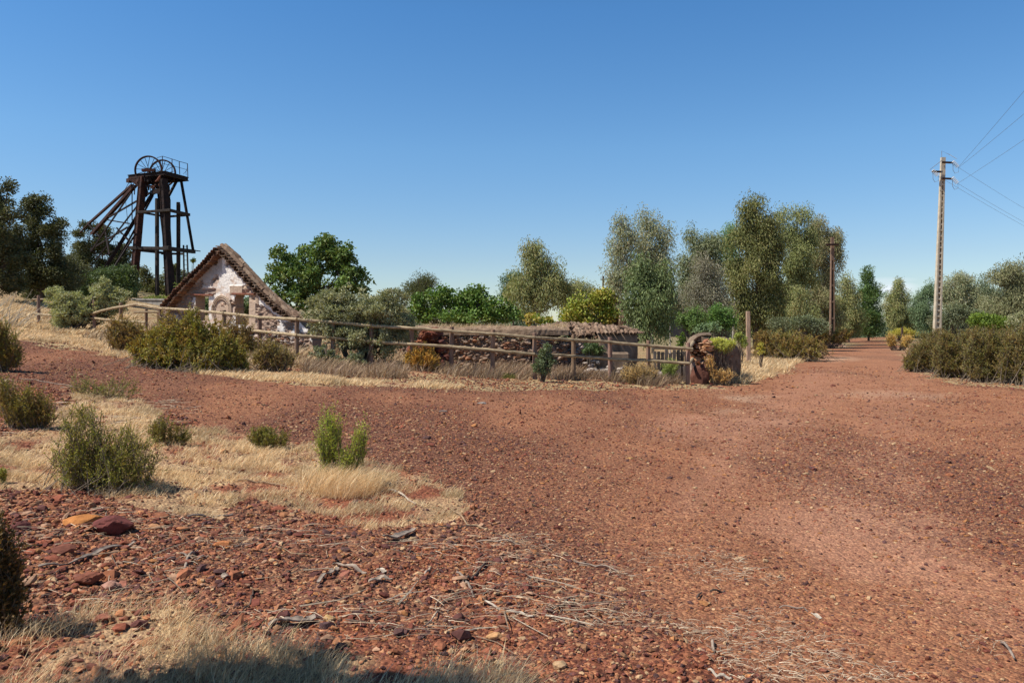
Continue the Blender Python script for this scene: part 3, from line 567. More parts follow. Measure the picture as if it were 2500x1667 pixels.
# ================================================================== wooden fence
POSTS = [(94, 721, 75, 29.8), (230, 732, 82, 27.3), (295, 739, 86, 26), (392, 747, 92, 24.3), (467, 752, 96, 23.3), (547, 757, 100, 22.4), (634, 764, 105, 21.3), (725, 771, 110, 20.3), (813, 785, 108, 20.3), (907, 790, 108, 20.3), (1005, 801, 106, 20.2), (1103, 797, 110, 20.3), (1204, 804, 110, 20.3), (1305, 812, 109, 20.5), (1400, 818, 106, 21.1), (1489, 823, 104, 21.5), (1583, 831, 102.5, 21.8), (1680, 836, 102, 21.9)]
fe = thing('wooden_fence', 'long two railed rustic wooden fence running past the ruins', 'fence', AS(1103, 907, 20.3))
rr_ = random.Random(5)
def ydist(u): return float(np.interp(u, [q[0] for q in POSTS], [q[3] for q in POSTS]))
for (u, vt, hh, d) in POSTS:
    mb = MB(); tp = Vector(AS(u, vt, d)); bt = Vector((tp.x+rr_.uniform(-.02, .02), tp.y, min(Hs(tp.x, tp.y)-.15, tp.z-1.1))); tone = rr_.uniform(.85, 1.15)
    mb.tube([bt, (bt+tp)/2, tp-Vector((0, 0, .012)), tp], [.062, .058, .056, .048], 12, col=(tone, tone*rr_.uniform(.95, 1.03), tone*rr_.uniform(.92, 1.05)))
    mb.build('post', M['post'], fe, smooth=False)
def rail(pts, r=.042, off=-.095):
    P_ = [Vector(AS(u, v, ydist(u)+off)) for u, v in pts]; Q = []
    for a, b in zip(P_[:-1], P_[1:]):
        for k in range(6): Q.append(a.lerp(b, k/6)+Vector((0, rr_.uniform(-.004, .004), rr_.uniform(-.007, .007))))
    Q.append(P_[-1]); mb = MB(); tone = rr_.uniform(.88, 1.12)
    mb.tube(Q, [r*rr_.uniform(.93, 1.07) for _ in Q], 10, col=(tone, tone, tone*.97)); mb.build('rail', M['rail'], fe)
rail([(188, 777), (262, 755), (335, 742)]); rail([(335, 742.5), (392, 753), (467, 757), (547, 765)]); rail([(549, 765), (634, 775), (725, 779)]); rail([(727, 779.5), (813, 787), (907, 795)])
rail([(908, 795.5), (1005, 801), (1103, 808)]); rail([(1104, 808.5), (1204, 815), (1305, 824)]); rail([(1306, 824.5), (1400, 830), (1489, 835)]); rail([(1490, 835.5), (1583, 843), (1691, 852)])
rail([(84, 766), (137, 771), (230, 777)]); rail([(231, 777), (295, 783), (357, 787)]); rail([(540, 801), (634, 809), (725, 818)]); rail([(726, 818.5), (813, 825), (907, 833)])
rail([(908, 833.5), (1005, 840), (1103, 846)]); rail([(1104, 846.5), (1204, 855), (1305, 864)]); rail([(1306, 864.5), (1400, 869), (1489, 876)]); rail([(1490, 876.5), (1583, 881), (1683, 887)])
# rail stubs leaning behind the end post
mb = MB(); mb.tube([AS(1683, 849, 22.1), AS(1693, 835, 22.9)], .05, 10); mb.build('rail', M['rail'], fe)
mb = MB(); mb.tube([AS(1683, 886, 22.1), AS(1691, 876, 22.7)], .05, 10); mb.build('rail', M['rail'], fe)
# the older, thinner fence behind
f2 = thing('old_fence', 'thin old wooden fence behind the grey green bush on the left', 'fence', A(150, 730, 36))
for (u, v) in ((134, 729), (164, 729), (183, 730), (216, 723), (357, 757), (387, 757)):
    d = 36 if u < 300 else 30; mb = MB(); tp = Vector(AS(u, v-2, d)); mb.tube([Vector((tp.x, tp.y, Hs(tp.x, tp.y)-.1)), tp], .06, 8); mb.build('post', M['post'], f2)
mb = MB(); mb.tube([AS(80, 731, 35.8), AS(225, 729, 35.8)], .04, 8); mb.build('rail', M['rail'], f2)
mb = MB(); mb.tube([AS(327, 762, 29.8), AS(388, 762, 29.8)], .035, 8); mb.build('rail', M['rail'], f2)

# ================================================================== mine headframe
HD = 65.0
def HP(cx, cy, dd=0): return Vector(AS(180+cx/3.825, 350+cy/3.825, HD+dd))
fr_ = thing('mine_headframe', 'rusty black iron mine headframe with two winding wheels', 'headframe', HP(760, 1480, 1))
va = Vector((-.85, .53, 0)).normalized(); vb = Vector((.53, .85, 0)).normalized()
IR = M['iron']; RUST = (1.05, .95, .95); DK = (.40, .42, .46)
def ibeam(mb, a, b, w, h, side, col=None):                # web and two flanges
    a, b = Vector(a), Vector(b); d = (b-a).normalized(); sd = Vector(side); u = (sd-d*sd.dot(d)).normalized(); w2 = d.cross(u)
    mb.bar(a, b, .03, h, u, col)
    for s_ in (-1, 1): mb.bar(a+w2*s_*h/2, b+w2*s_*h/2, w, .03, u, col)
# main legs: wide riveted plates
def leg(a, b, w, t_, col, nm='leg'):
    mb = MB(); mb.bar(a, b, w, t_, va, col); d = (b-a).normalized(); u = (va-d*va.dot(d)).normalized(); w2 = d.cross(u)
    for s_ in (-1, 1): mb.bar(a+u*s_*w/2, b+u*s_*w/2, .05, t_+.12, u, (col[0]*1.15, col[1]*1.1, col[2]))
    L = (b-a).length
    for i in range(int(L/.6)):
        q = a+d*(.3+i*.6); mb.bar(q-u*w*.46, q+u*w*.46, .05, t_+.03, d, col)
    mb.build(nm, IR, fr_)
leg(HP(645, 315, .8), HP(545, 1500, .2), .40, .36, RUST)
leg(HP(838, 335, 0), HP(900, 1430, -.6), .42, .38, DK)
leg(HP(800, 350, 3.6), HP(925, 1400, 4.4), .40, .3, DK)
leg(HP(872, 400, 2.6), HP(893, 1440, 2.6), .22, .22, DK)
mb = MB(); ibeam(mb, HP(1000, 330, 2.6), HP(1115, 1000, 2.6), .16, .14, va, DK); ibeam(mb, HP(968, 340, 2.6), HP(880, 505, 2.4), .18, .14, va, DK); mb.build('strut', IR, fr_)
# platform
pc = [HP(850, 262, 0), HP(510, 296, 1.7), HP(1067, 316, 2.7)]
pn = pc[0]; pl_ = pc[1]; prt = pc[2]; zt = pn.z; pl_.z = zt; prt.z = zt; pf = pl_+prt-pn
mb = MB()
for a, b in ((pn, pl_), (pn, prt), (pl_, pf), (prt, pf), (pn.lerp(pl_, .3), prt.lerp(pf, .3)), (pn.lerp(pl_, .62), prt.lerp(pf, .62))):
    ibeam(mb, a-Vector((0, 0, .14)), b-Vector((0, 0, .14)), .2, .28, (b-a).normalized().cross(Vector((0, 0, 1))), DK)
mb.build('platform_frame', IR, fr_)
mb = MB()
uu = pl_-pn; vv_ = prt-pn
for i in range(7):                                       # deck boards leaving the wheel wells open
    if i in (2, 3): rg = ((0, .12), (.9, 1))
    elif i in (1, 4): rg = ((0, .3), (.75, 1))
    else: rg = ((0, 1),)
    for (s0, s1) in rg:
        a = pn+vv_*((i+.5)/7)+uu*s0; b = pn+vv_*((i+.5)/7)+uu*s1; mb.bar(a+Vector((0, 0, .03)), b+Vector((0, 0, .03)), .40, .04, vv_, DK)
mb.build('deck', M['timber'], fr_)
# bracket between leg and platform
mb = MB(); ibeam(mb, HP(520, 330, 1.2), HP(620, 410, .6), .12, .12, vb, RUST); mb.bar(HP(525, 325, 1.2), HP(660, 312, .7), .14, .18, vb, RUST); mb.bar(HP(600, 330, .8), HP(580, 380, .9), .25, .06, va, RUST)
mb.add([HP(545, 335, 1.05), HP(610, 330, .8), HP(605, 395, .85), HP(555, 365, 1.0)], [(0, 1, 2, 3)], RUST); mb.build('bracket', IR, fr_)
# bracing and gear under the platform
mb = MB(); rr_ = random.Random(8)
for (x0, y0, x1, y1, w_) in ((665, 330, 840, 470, .10), (840, 340, 670, 500, .10), (670, 400, 830, 400, .14), (665, 470, 760, 470, .12), (740, 440, 740, 330, .12), (780, 330, 780, 430, .16), (700, 330, 720, 460, .08), (660, 340, 720, 340, .3), (800, 340, 840, 440, .22), (690, 520, 750, 440, .12), (660, 360, 700, 480, .09), (720, 380, 830, 360, .12), (690, 350, 700, 430, .2)):
    mb.bar(HP(x0, y0, rr_.uniform(.3, 2.2)), HP(x1, y1, rr_.uniform(.3, 2.2)), w_, w_*.6, None, DK)
mb.bar(HP(742, 448, .6), HP(835, 448, .2), .42, .1, (0, 0, 1), DK); mb.bar(HP(668, 350, .8), HP(668, 500, .8), .4, .12, va, DK); mb.bar(HP(800, 345, 1.0), HP(805, 470, .8), .5, .1, va, DK)
mb.tube([HP(765, 358, -.3), HP(785, 345, -.35), HP(800, 318, -.35), HP(808, 300, -.3)], [.06, .1, .1, .04], 6, col=(4, 3, 2.5))
for q in ((745, 405), (735, 415), (805, 390), (812, 398)): mb.box(HP(q[0], q[1], .1), (.1, .1, .08), None, (4, 3.2, 2.4))
mb.build('bracing', IR, fr_)
# winding wheels
for (cx, cy, dd, ph) in ((697, 250, 1.1, .1), (828, 283, 2.6, .22)):
    c = HP(cx, cy, dd); R = 1.19; wd = Vector((-.995, .08, 0)).normalized(); up = Vector((0, 0, 1)); nrm = Vector((.08, .995, 0)).normalized(); n_ = 56
    mb = MB(); vs = []; prof = ((R, -.08), (R, .08), (R-.05, .09), (R-.12, .05), (R-.12, -.05), (R-.05, -.09))
    for i in range(n_):
        a = 2*math.pi*i/n_
        for (r__, o_) in prof: vs.append(c+(wd*math.cos(a)+up*math.sin(a))*r__+nrm*o_)
    fs = [(i*6+k, i*6+(k+1) % 6, ((i+1) % n_)*6+(k+1) % 6, ((i+1) % n_)*6+k) for i in range(n_) for k in range(6)]
    mb.add(vs, fs, (1, .85, .85)); w_o = mb.build('winding_wheel', IR, fr_)
    for i in range(16):
        a = 2*math.pi*i/16+ph; d_ = wd*math.cos(a)+up*math.sin(a); sb = MB(); sg = .12 if i % 2 else -.12
        sb.tube([c+d_*.1+nrm*sg, c+d_*(R-.1)], .022, 6, col=DK); sb.build('spoke', IR, w_o)
    hb = MB(); hb.tube([c-nrm*.28, c+nrm*.28], .13, 12, col=DK); hb.tube([c-nrm*.5, c+nrm*.5], .06, 8, col=DK); hb.build('hub', IR, w_o)
mb = MB()
for dx_ in (0, 40, 80): mb.box(HP(660+dx_, 252, .4), (.18, .14, .11), None, (1.6, .9, .8))
mb.build('bearing_block', IR, fr_)
# hand rail
mb = MB(); tops = [(780, 136, .3), (828, 121, 0), (918, 148, .9), (985, 170, 1.75), (1062, 191, 2.7)]; feet = [(828, 258, 0), (918, 275, .9), (990, 290, 1.75), (1066, 312, 2.7)]
mb.tube([HP(*q) for q in tops], .022, 6); mb.tube([HP(828, 190, 0), HP(918, 210, .9), HP(987, 228, 1.75), HP(1056, 248, 2.7)], .018, 6)
for q, r__ in zip(tops[1:], feet): mb.tube([HP(*r__), HP(*q)], .032, 6)
mb.tube([HP(1060, 230, 2.7), HP(1048, 262, 2.7), HP(1050, 300, 2.7)], .016, 5); mb.tube([HP(1060, 250, 2.7), HP(1022, 290, 2.4)], .016, 5); mb.build('handrail', IR, fr_)
# back stays with their bracing
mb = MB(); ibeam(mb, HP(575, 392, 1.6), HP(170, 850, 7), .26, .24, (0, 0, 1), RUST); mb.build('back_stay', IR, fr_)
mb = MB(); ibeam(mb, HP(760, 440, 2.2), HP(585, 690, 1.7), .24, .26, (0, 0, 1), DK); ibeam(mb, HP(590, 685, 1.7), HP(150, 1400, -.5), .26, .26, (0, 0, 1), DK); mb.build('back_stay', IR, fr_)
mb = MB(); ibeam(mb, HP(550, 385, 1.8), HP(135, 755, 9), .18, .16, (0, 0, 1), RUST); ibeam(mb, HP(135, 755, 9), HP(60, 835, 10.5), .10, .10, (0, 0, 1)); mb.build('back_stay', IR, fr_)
mb = MB()
for (x0, y0, d0, x1, y1, d1, w_) in ((545, 460, 1.5, 545, 720, 1, .12), (535, 460, 1.5, 160, 1010, 3, .12), (605, 530, .8, 330, 690, 4, .13), (600, 575, .8, 230, 1060, 1, .11), (500, 785, -.5, 160, 990, 5, .13), (310, 715, 5, 520, 750, -.2, .10), (280, 745, 5.5, 330, 1040, -1.5, .12), (130, 750, 9, 240, 870, 5.5, .10), (400, 790, 4, 530, 920, 2, .10),
        (740, 490, 2, 350, 1210, 0, .14), (575, 850, .3, 330, 1230, -2, .12), (480, 500, 1.5, 500, 690, 1.2, .035), (500, 690, 1.2, 520, 870, 1, .035), (515, 370, 1.5, 480, 430, 1.5, .035), (610, 460, .8, 570, 640, .6, .03), (572, 400, 1.4, 566, 480, 1.4, .07), (470, 870, 1, 540, 930, .5, .1), (430, 980, 2, 200, 1080, 4, .07)):
    mb.bar(HP(x0, y0, d0), HP(x1, y1, d1), w_, w_*.7, (0, 0, 1), DK)
mb.build('stay_bracing', IR, fr_)
mb = MB(); mb.box(HP(523, 350, 1.7), (.2, .2, .16), (va, vb, Vector((0, 0, 1))), RUST); mb.build('pulley_block', IR, fr_)
# timber rings, posts and ladder
TM = M['timber']
def ring(cs, th, nm):
    mb = MB()
    for (x0, y0, d0), (x1, y1, d1), w_ in cs: mb.bar(HP(x0, y0, d0), HP(x1, y1, d1), w_, w_*.9, (0, 0, 1))
    mb.build(nm, TM, fr_, bevel=.02)
ring([((590, 645, .4), (905, 624, -.7), .2), ((880, 622, -.6), (1078, 668, 3), .24), ((655, 650, 1.2), (840, 682, 4.2), .16), ((810, 690, 4.2), (1078, 670, 3.2), .18)], .2, 'timber_ring')
ring([((515, 975, .5), (905, 984, -1), .26), ((590, 985, .6), (780, 1005, 2), .16), ((880, 982, -.9), (1125, 1012, 3), .32), ((625, 1000, 1.5), (860, 1025, 4.2), .2), ((820, 1030, 4.2), (1025, 1032, 3.6), .18), ((1120, 1000, 3), (1185, 1008, 3.2), .08)], .3, 'timber_ring')
mb = MB(); mb.box(HP(870, 980, -1.15), (.42, .16, .16), (va, vb, Vector((0, 0, 1)))); mb.build('timber_block', TM, fr_, bevel=.03)
for (x, y0, y1, dd, w_) in ((777, 515, 1500, .6, .225), (976, 550, 1500, 1.7, .225), (886, 505, 1440, 1.2, .2)):
    mb = MB(); mb.bar(HP(x, y0, dd), HP(x, y1, dd), w_, w_, va); mb.bar(HP(x+8, y0+18, dd-.05), HP(x+8, y1, dd-.05), w_*.5, w_*.9, va); mb.build('guide_post', TM, fr_, bevel=.01)
mb = MB()
mb.bar(HP(1025, 950, 2.2), HP(1036, 1480, 2.2), .12, .08, va); mb.bar(HP(1058, 950, 2.2), HP(1076, 1480, 2.2), .12, .08, va)
for i in range(12): mb.bar(HP(1026+i, 965+i*42, 2.2), HP(1060+i*1.4, 965+i*42, 2.2), .03, .03)
mb.build('ladder', TM, fr_)
plant('climbing_plant', 'small green and yellow creeper on the headframe ladder', 'creeper', 'ivy', 66.5, [(444, 600, 3, 8), (447, 628, 4, 8), (437, 640, 7, 8)], part=('stems', 'foliage'), stems=2, ls=.8)
# low concrete wall before the headframe
mb = MB(); a = AS(328, 731, 60); b = AS(408, 732, 58); dz = Vector((0, 0, 1.05))
mb.bar(Vector(a)-dz, Vector(b)-dz, 2.1, .4, (0, 0, 1)); mb.bar(Vector(a)+Vector((0, -.02, .02)), Vector(b)+Vector((0, -.02, .02)), .12, .52, (0, 0, 1))
M['oldconc'] = simple('stained_concrete', (.13, .12, .105), (.42, .39, .34), 1.6, .9, .5, .02, (1, 1, .35))
tag(mb.build('concrete_wall', M['oldconc']), 'low grey stained concrete wall at the foot of the headframe', 'wall')

# ================================================================== ruined gable
def GD(cx): return 29.4-(cx/5.6)/400*3.9
def GM(cx, cy, out=0):                                   # crop coordinates -> plane of the facade, out = towards the viewer
    u = 380+cx/5.6; v = 580+cy/5.6; p_ = Vector(AS(u, v, GD(cx))); return p_+gn*out
gn = Vector((0, 0, 0)); _a, _b = GM(0, 1000), GM(2000, 1000); gdir = (_b-_a); gdir.z = 0; gdir.normalize(); gn = Vector((gdir.y, -gdir.x, 0))
gh = thing('ruined_gable', 'roofless ruined house gable with peeling pink plaster and two windows', 'ruined house', GM(1000, 1500))
out_ = [(900, 185), (1000, 260), (1250, 560), (1500, 830), (1750, 1040), (1960, 1150), (2130, 1300), (2130, 1600), (60, 1600), (60, 1000), (150, 930), (400, 650), (700, 360)]
holes = [[(540, 793), (722, 793), (722, 1130), (540, 1130)], [(1076, 778), (1282, 778), (1282, 1180), (1076, 1180)]]
st = 14; gx = np.arange(40, 2150, st); gy = np.arange(170, 1610, st); GX, GY = np.meshgrid(gx, gy)
wob = 18*(fbm(GX/60, GY/60, 3, 71)-.5)*2
ok = inside(np.array(out_, float), GX+wob, GY+wob)
for hl in holes: ok &= ~inside(np.array(hl, float), GX+wob*.25, GY+wob*.2)
# thickness of plaster and surface colour
fr1 = fbm(GX/90, GY/90, 4, 72); fr2 = fbm(GX/22, GY/22, 3, 73)
Cg = np.zeros(GX.shape+(3,)); pink = np.array((.66, .50, .39)); white = np.array((.86, .80, .73)); grey = np.array((.36, .31, .27)); stone_ = np.array((.27, .185, .135)); tan = np.array((.50, .37, .27))
rake = np.interp(GX, [900, 1250, 1500, 1750, 1960, 2130], [185, 560, 830, 1040, 1150, 1300])
lrake = np.interp(GX, [60, 400, 700, 900], [1000, 650, 360, 185])
Cg[:] = pink
t_ = sst(.46, .60, fr1+.12*sst(760, 480, GY)); Cg = Cg*(1-t_[..., None])+white*t_[..., None]
t_ = sst(150, 60, (GY-rake)*.72)*(GX > 900)*sst(.3, .45, fr1+.05); Cg = Cg*(1-t_[..., None])+white*t_[..., None]
t_ = sst(280, 120, (GY-lrake)*.7)*(GX < 905); Cg = Cg*(1-.85*t_[..., None])+(grey)*.85*t_[..., None]
ex = ((GX < 640) & (GY > 560) & (fr1 < .62)) | ((GX > 1370) & (GY > 900) & ((GY-rake) > 120) & (fr1 < .60)) | ((GY > 690) & (GY < 775) & (abs(GX-690) < 130)) | ((GY > 650) & (GY < 760) & (abs(GX-1290) < 90)) | (fr1 < .36)
t_ = ex.astype(float)*.9; Cg = Cg*(1-t_[..., None])+(stone_*(.7+.8*fr2[..., None]))*t_[..., None]
band = (GY > 655) & (GY < 775) & (GX > 1010) & (GX < 1240); Cg[band] = tan
oval = ((GX-908)/128)**2+((GY-1000)/198)**2 < 1; Cg[oval] = tan*(.95+.35*fr2[oval][:, None]); frame = (GX > 1285) & (GX < 1400) & (GY > 770) & (GY < 1250); Cg[frame] = tan*1.12
dep = np.where(ex, -.05, .0)+.018*(fr2-.5)+np.where(ex, .09*(vnoise(GX/26, GY/18, 75)-.5), 0)+np.where(band | frame, .025, 0)
gid = -np.ones(GX.shape, int)
cell = ok[:-1, :-1]
vid = np.arange(GX.size).reshape(GX.shape)
Vf = np.array([GM(float(a), float(b), .0) for a, b in zip((GX+6*(fbm(GX/30, GY/30, 2, 7)-.5)).ravel(), (GY+6*(fbm(GX/30, GY/30, 2, 8)-.5)).ravel())]); gnv = np.array(gn)
Vfr = Vf+gnv*dep.ravel()[:, None]; Vbk = Vf-gnv*.42; nV = len(Vf)
q = np.stack([vid[:-1, :-1], vid[1:, :-1], vid[1:, 1:], vid[:-1, 1:]], -1)
fc = list(q[cell]); cf = list(Cg[:-1, :-1][cell]); fc += [f_[::-1]+nV for f_ in q[cell]]; cf += [grey*.8]*int(cell.sum())
pad = np.pad(cell, 1)
for (dj, di, e0, e1) in ((-1, 0, 0, 3), (1, 0, 2, 1), (0, -1, 1, 0), (0, 1, 3, 2)):
    nb_ = pad[1+dj:pad.shape[0]-1+dj, 1+di:pad.shape[1]-1+di]; m_ = cell & ~nb_
    for f_, g_x, g_y in zip(q[m_], GX[:-1, :-1][m_], GY[:-1, :-1][m_]):
        a, b = f_[e0], f_[e1]; fc.append(np.array([a, a+nV, b+nV, b])); inr = (500 < g_x < 1320 and 740 < g_y < 1220); cf.append(tan*.95 if inr else stone_)
mesh_np('gable_wall', np.concatenate([Vfr, Vbk]), np.array(fc), M['plaster'], gh, np.array(cf))
# lintels, shutterless frames, oval medallion
mb = MB()
for x0, x1, y in ((500, 790, 778), (1060, 1370, 765)): mb = MB(); mb.bar(GM(x0, y, .02), GM(x1, y+6, .02), .045, .12, (0, 0, 1), (.30, .12, .08)); mb.build('lintel', M['stone'], gh)
mb = MB()
for x0, x1, y0, y1, z in ((600, 668, 800, 1150, -.5), (1143, 1210, 785, 1200, -.5), (1212, 1222, 785, 1200, -.44)):
    if z == -.5: mb = MB()
    a, b = GM((x0+x1)/2, y0, z), GM((x0+x1)/2, y1, z); mb.bar(a, b, (GM(x1, y0)-GM(x0, y0)).length, .14, gdir, (.27, .20, .15)); mb.build('window_jamb', M['plaster'], gh)  # shade inside the openings is put into the dark jamb colour
    mb = MB()
mb = MB()
for (rx, ry, rr__, o_) in ((133, 205, .03, .02), (118, 185, .018, .03), (100, 160, .014, .03)):
    vs = []; n_ = 40
    for i in range(n_+1):
        a = 2*math.pi*i/n_; c = GM(908+rx*math.cos(a), 1000-ry*math.sin(a), o_)
        vs.append(c)
    mb.tube(vs, rr__, 8, False, (.55, .42, .31))
mb.tube([GM(900, 940, .0), GM(915, 900, .01), GM(930, 930, .01)], .02, 6, False, (.5, .33, .24))
mb.build('oval_medallion', M['plaster'], gh, smooth=True)
# roof tiles along both rakes
def tile(mb, c, ax, up, L, r, col, th=.016, n_=7, taper=.85):
    ax = ax.normalized(); sd = ax.cross(up).normalized(); up = sd.cross(ax).normalized(); vs = []
    for (s_, q_) in ((-.5, 1.0), (.5, taper)):
        for rr__ in (r*q_, (r-th)*q_):
            for i in range(n_):
                a = math.pi*i/(n_-1); vs.append(c+ax*L*s_+(sd*math.cos(a)+up*math.sin(a))*rr__)
    fs = []
    for i in range(n_-1):
        fs += [(i, i+1, 2*n_+i+1, 2*n_+i), (n_+i+1, n_+i, 3*n_+i, 3*n_+i+1), (i+1, i, n_+i, n_+i+1), (2*n_+i, 2*n_+i+1, 3*n_+i+1, 3*n_+i)]
    mb.add(vs, fs, col)
def tcol(): return tuple(np.array(random.choice([(.25, .125, .075), (.20, .105, .068), (.30, .17, .10), (.17, .105, .078), (.26, .19, .14)]))*random.uniform(.8, 1.2))
def gcol(): return tuple(np.array(random.choice([(.23, .155, .105), (.28, .195, .135), (.18, .115, .075), (.34, .25, .175), (.22, .15, .10)]))*random.uniform(.8, 1.2))
rk = MB(); n_ = 25
for i in range(n_):
    f = i/(n_-1); cx = 880+(165-880)*f; cy = 150+(905-150)*f+8*math.sin(f*7)
    r__ = .085; updir = (GM(cx+100, cy, 0)-GM(cx, cy+80, 0)); updir = (Vector((0, 0, 1))*.7-gdir*.55)
    tile(rk, GM(cx+14, cy+20, .06+random.uniform(-.03, .03)), gn+gdir*random.uniform(-.08, .08), updir, .50, r__, tcol())
    tile(rk, GM(cx+50, cy+32, .03+random.uniform(-.03, .03)), gn+gdir*random.uniform(-.08, .08), -updir, .46, .08, tcol())
    if i % 2 == 0: tile(rk, GM(cx+40, cy+62, .0), gn, updir, .5, .075, tcol())
rk.build('roof_tiles', M['tile'], gh)
sb = MB(); rl = GM(880, 190, 0); slabn = (Vector((0, 0, 1))*.7-gdir*.55).normalized()
sb.bar(GM(885, 235, -.12), GM(150, 985, -.12), .36, .10, gn, (.30, .18, .12)); sb.build('roof_bed', M['plaster'], gh)
rk = MB(); n_ = 31
px_ = [905, 1060, 1250, 1500, 1750, 1930]; py_ = [150, 285, 500, 770, 1000, 1110]
for i in range(n_):
    f = i/(n_-1); cx = 915+(1930-915)*f; cy = float(np.interp(cx, px_, py_)); up2 = Vector((0, 0, 1))*.7+gdir*.6
    tile(rk, GM(cx+2, cy-12, .06+random.uniform(-.04, .04)), gn+gdir*random.uniform(-.12, .12), up2, .46, .085, gcol())
    tile(rk, GM(cx-22, cy+14, .04+random.uniform(-.04, .04)), gn+gdir*random.uniform(-.12, .12), -up2, .42, .082, gcol())
    if i % 2: rk.box(GM(cx-8, cy+8, .10), (.10, .16, .012), (gdir, gn, Vector((0, 0, 1))), gcol())
for j, (off_, oo) in enumerate(((-36, .12), (-40, -.06))):                        # courses running down the slope on top
    for i in range(26):
        f = (i+.5)/26; cx = 915+(1960-915)*f-off_*.75; cy = float(np.interp(cx+off_*.75, px_, py_))+off_
        d2 = GM(cx+60, cy+55)-GM(cx, cy); tile(rk, GM(cx, cy, oo+random.uniform(-.02, .02)), d2+gn*random.uniform(-.05, .05), up2, .30, .085, gcol(), taper=.8)
rk.build('roof_tiles', M['tile'], gh)
sb = MB(); sb.bar(GM(930, 212, -.14), GM(1960, 1165, -.14), .32, .10, gn, (.33, .25, .2)); sb.build('roof_bed', M['plaster'], gh)
plant('scrub', 'dark green bush seen through the windows of the gable', 'bush', 'bush', 32.5, [(475, 705, 22, 22), (545, 705, 35, 22), (510, 715, 30, 18), (585, 710, 30, 20)], part=('stems', 'foliage'), stems=6, ls=1.2)
# rubble wall foot right of the gable
def rubble(name, path, ht, thick, label, cat, sz=.11, cols=None, cap=None, seed=1, top_noise=.12, parent=None, body=True):
    r_ = np.random.default_rng(seed); P_ = [Vector(q) for q in path]; pts = []; L = sum((b-a).length for a, b in zip(P_[:-1], P_[1:])); mb = MB()
    for a, b in zip(P_[:-1], P_[1:]):
        l = (b-a).length; k = int(l/sz*1.15)
        nrm_ = (b-a).normalized(); nrm_ = Vector((nrm_.y, -nrm_.x, 0))
        hh = ht(0) if callable(ht) else ht
        rows = int(hh/(sz*.55))+1
        for i in range(k):
            f = (i+.5)/k; q = a.lerp(b, f); hl = (ht((q.x-P_[0].x)/max(1e-6, P_[-1].x-P_[0].x)) if callable(ht) else ht)*(1+top_noise*(fbm(q.x*2, q.y*2, 3, seed)-.5)*2)
            for j in range(int(hl/(sz*.55))+1):
                for sgn in (1, -1):
                    pts.append((q.x+nrm_.x*thick*.42*sgn+r_.normal(0, sz*.12)+(b-a).normalized().x*r_.uniform(-.4, .4)*sz, q.y+nrm_.y*thick*.42*sgn+r_.normal(0, sz*.1), Hs(q.x, q.y)-.05+(j+.5)*sz*.55+r_.normal(0, sz*.06)))
            if r_.random() < .8: pts.append((q.x, q.y, Hs(q.x, q.y)+hl))
        if body:
            m_ = 14
            for i in range(m_):
                q0_, q1_ = a.lerp(b, i/m_), a.lerp(b, (i+1)/m_); h0 = min((ht(((q.x)-P_[0].x)/max(1e-6, P_[-1].x-P_[0].x)) if callable(ht) else ht) for q in (q0_, q1_))*.93
                z0 = min(Hs(q0_.x, q0_.y), Hs(q1_.x, q1_.y))-.1; mb.bar(Vector((q0_.x, q0_.y, z0+h0/2)), Vector((q1_.x, q1_.y, z0+h0/2)), h0, thick*.86, (0, 0, 1))
    t = parent or thing(name, label, cat, (P_[0].x, P_[0].y, Hs(P_[0].x, P_[0].y)))
    pts = np.array(pts); R = sz*.52*np.exp(r_.normal(0, .38, len(pts)))
    pal = np.array(cols if cols is not None else [(.26, .17, .12), (.32, .22, .16), (.20, .14, .11), (.38, .28, .21), (.30, .15, .09)])
    Vv, Ff, Cc = stones(pts, R, .52, .30, ICO1, None, seed, pal); mesh_np('stonework', Vv, Ff, M['stone'], t, Cc)
    if body: mb.build('core', M['wallmortar'], t)
    return t
rubble('rubble_wall', [GM(1450, 1350, .5), GM(1800, 1370, .6), GM(2130, 1400, .5)], lambda f: .62*(1-.5*abs(f-.3)), .4, 'tumbled rubble heap against the right foot of the gable', 'rubble wall', .14, [(.42, .36, .32), (.50, .42, .36), (.30, .22, .17), (.36, .2, .13)], seed=3)
# ================================================================== stone boundary wall with cement cap
wp = [A(930, 835, 24.4), A(1060, 835, 24.2), A(1220, 838, 23.8), A(1300, 838, 24)]
ww = rubble('stone_wall', wp, .99, .5, 'low ruined rubble stone wall with a smooth cement cap', 'stone wall', .12, [(.30, .20, .14), (.36, .26, .19), (.24, .17, .13), (.42, .32, .24), (.34, .17, .10)], seed=7, top_noise=.03)
mb = MB(); ztop = A(1000, 750, 24)[2]
def cap(P_, nm, par, rw=.34, hh=.20, z=ztop, col=None, mat='render', sg=10):
    rr_ = random.Random(3); vs = []; fs = []; N_ = 40; P_ = [Vector(q) for q in P_]; L = len(P_)-1
    for i in range(N_+1):
        f = i/N_*L; k = min(int(f), L-1); q = P_[k].lerp(P_[k+1], f-k); d = (P_[k+1]-P_[k]).normalized(); nr = Vector((d.y, -d.x, 0))
        for j in range(sg+1):
            a = math.pi*(j/sg); w_ = math.cos(a)*rw*(1+.06*rr_.random()); h_ = math.sin(a)*hh*(.8+.45*vnoise(i*.45, j*.5, 6)); vs.append(Vector((q.x, q.y, z-hh*.95))+nr*w_+Vector((0, 0, h_ if 0 < j < sg else -.10)))
    for i in range(N_):
        for j in range(sg): fs.append((i*(sg+1)+j, i*(sg+1)+j+1, (i+1)*(sg+1)+j+1, (i+1)*(sg+1)+j))
    m_ = MB(); m_.add(vs, fs, col); return m_.build(nm, M[mat], par, smooth=False)
cap(wp, 'cement_cap', ww, rw=.30, hh=.16, mat='cap')
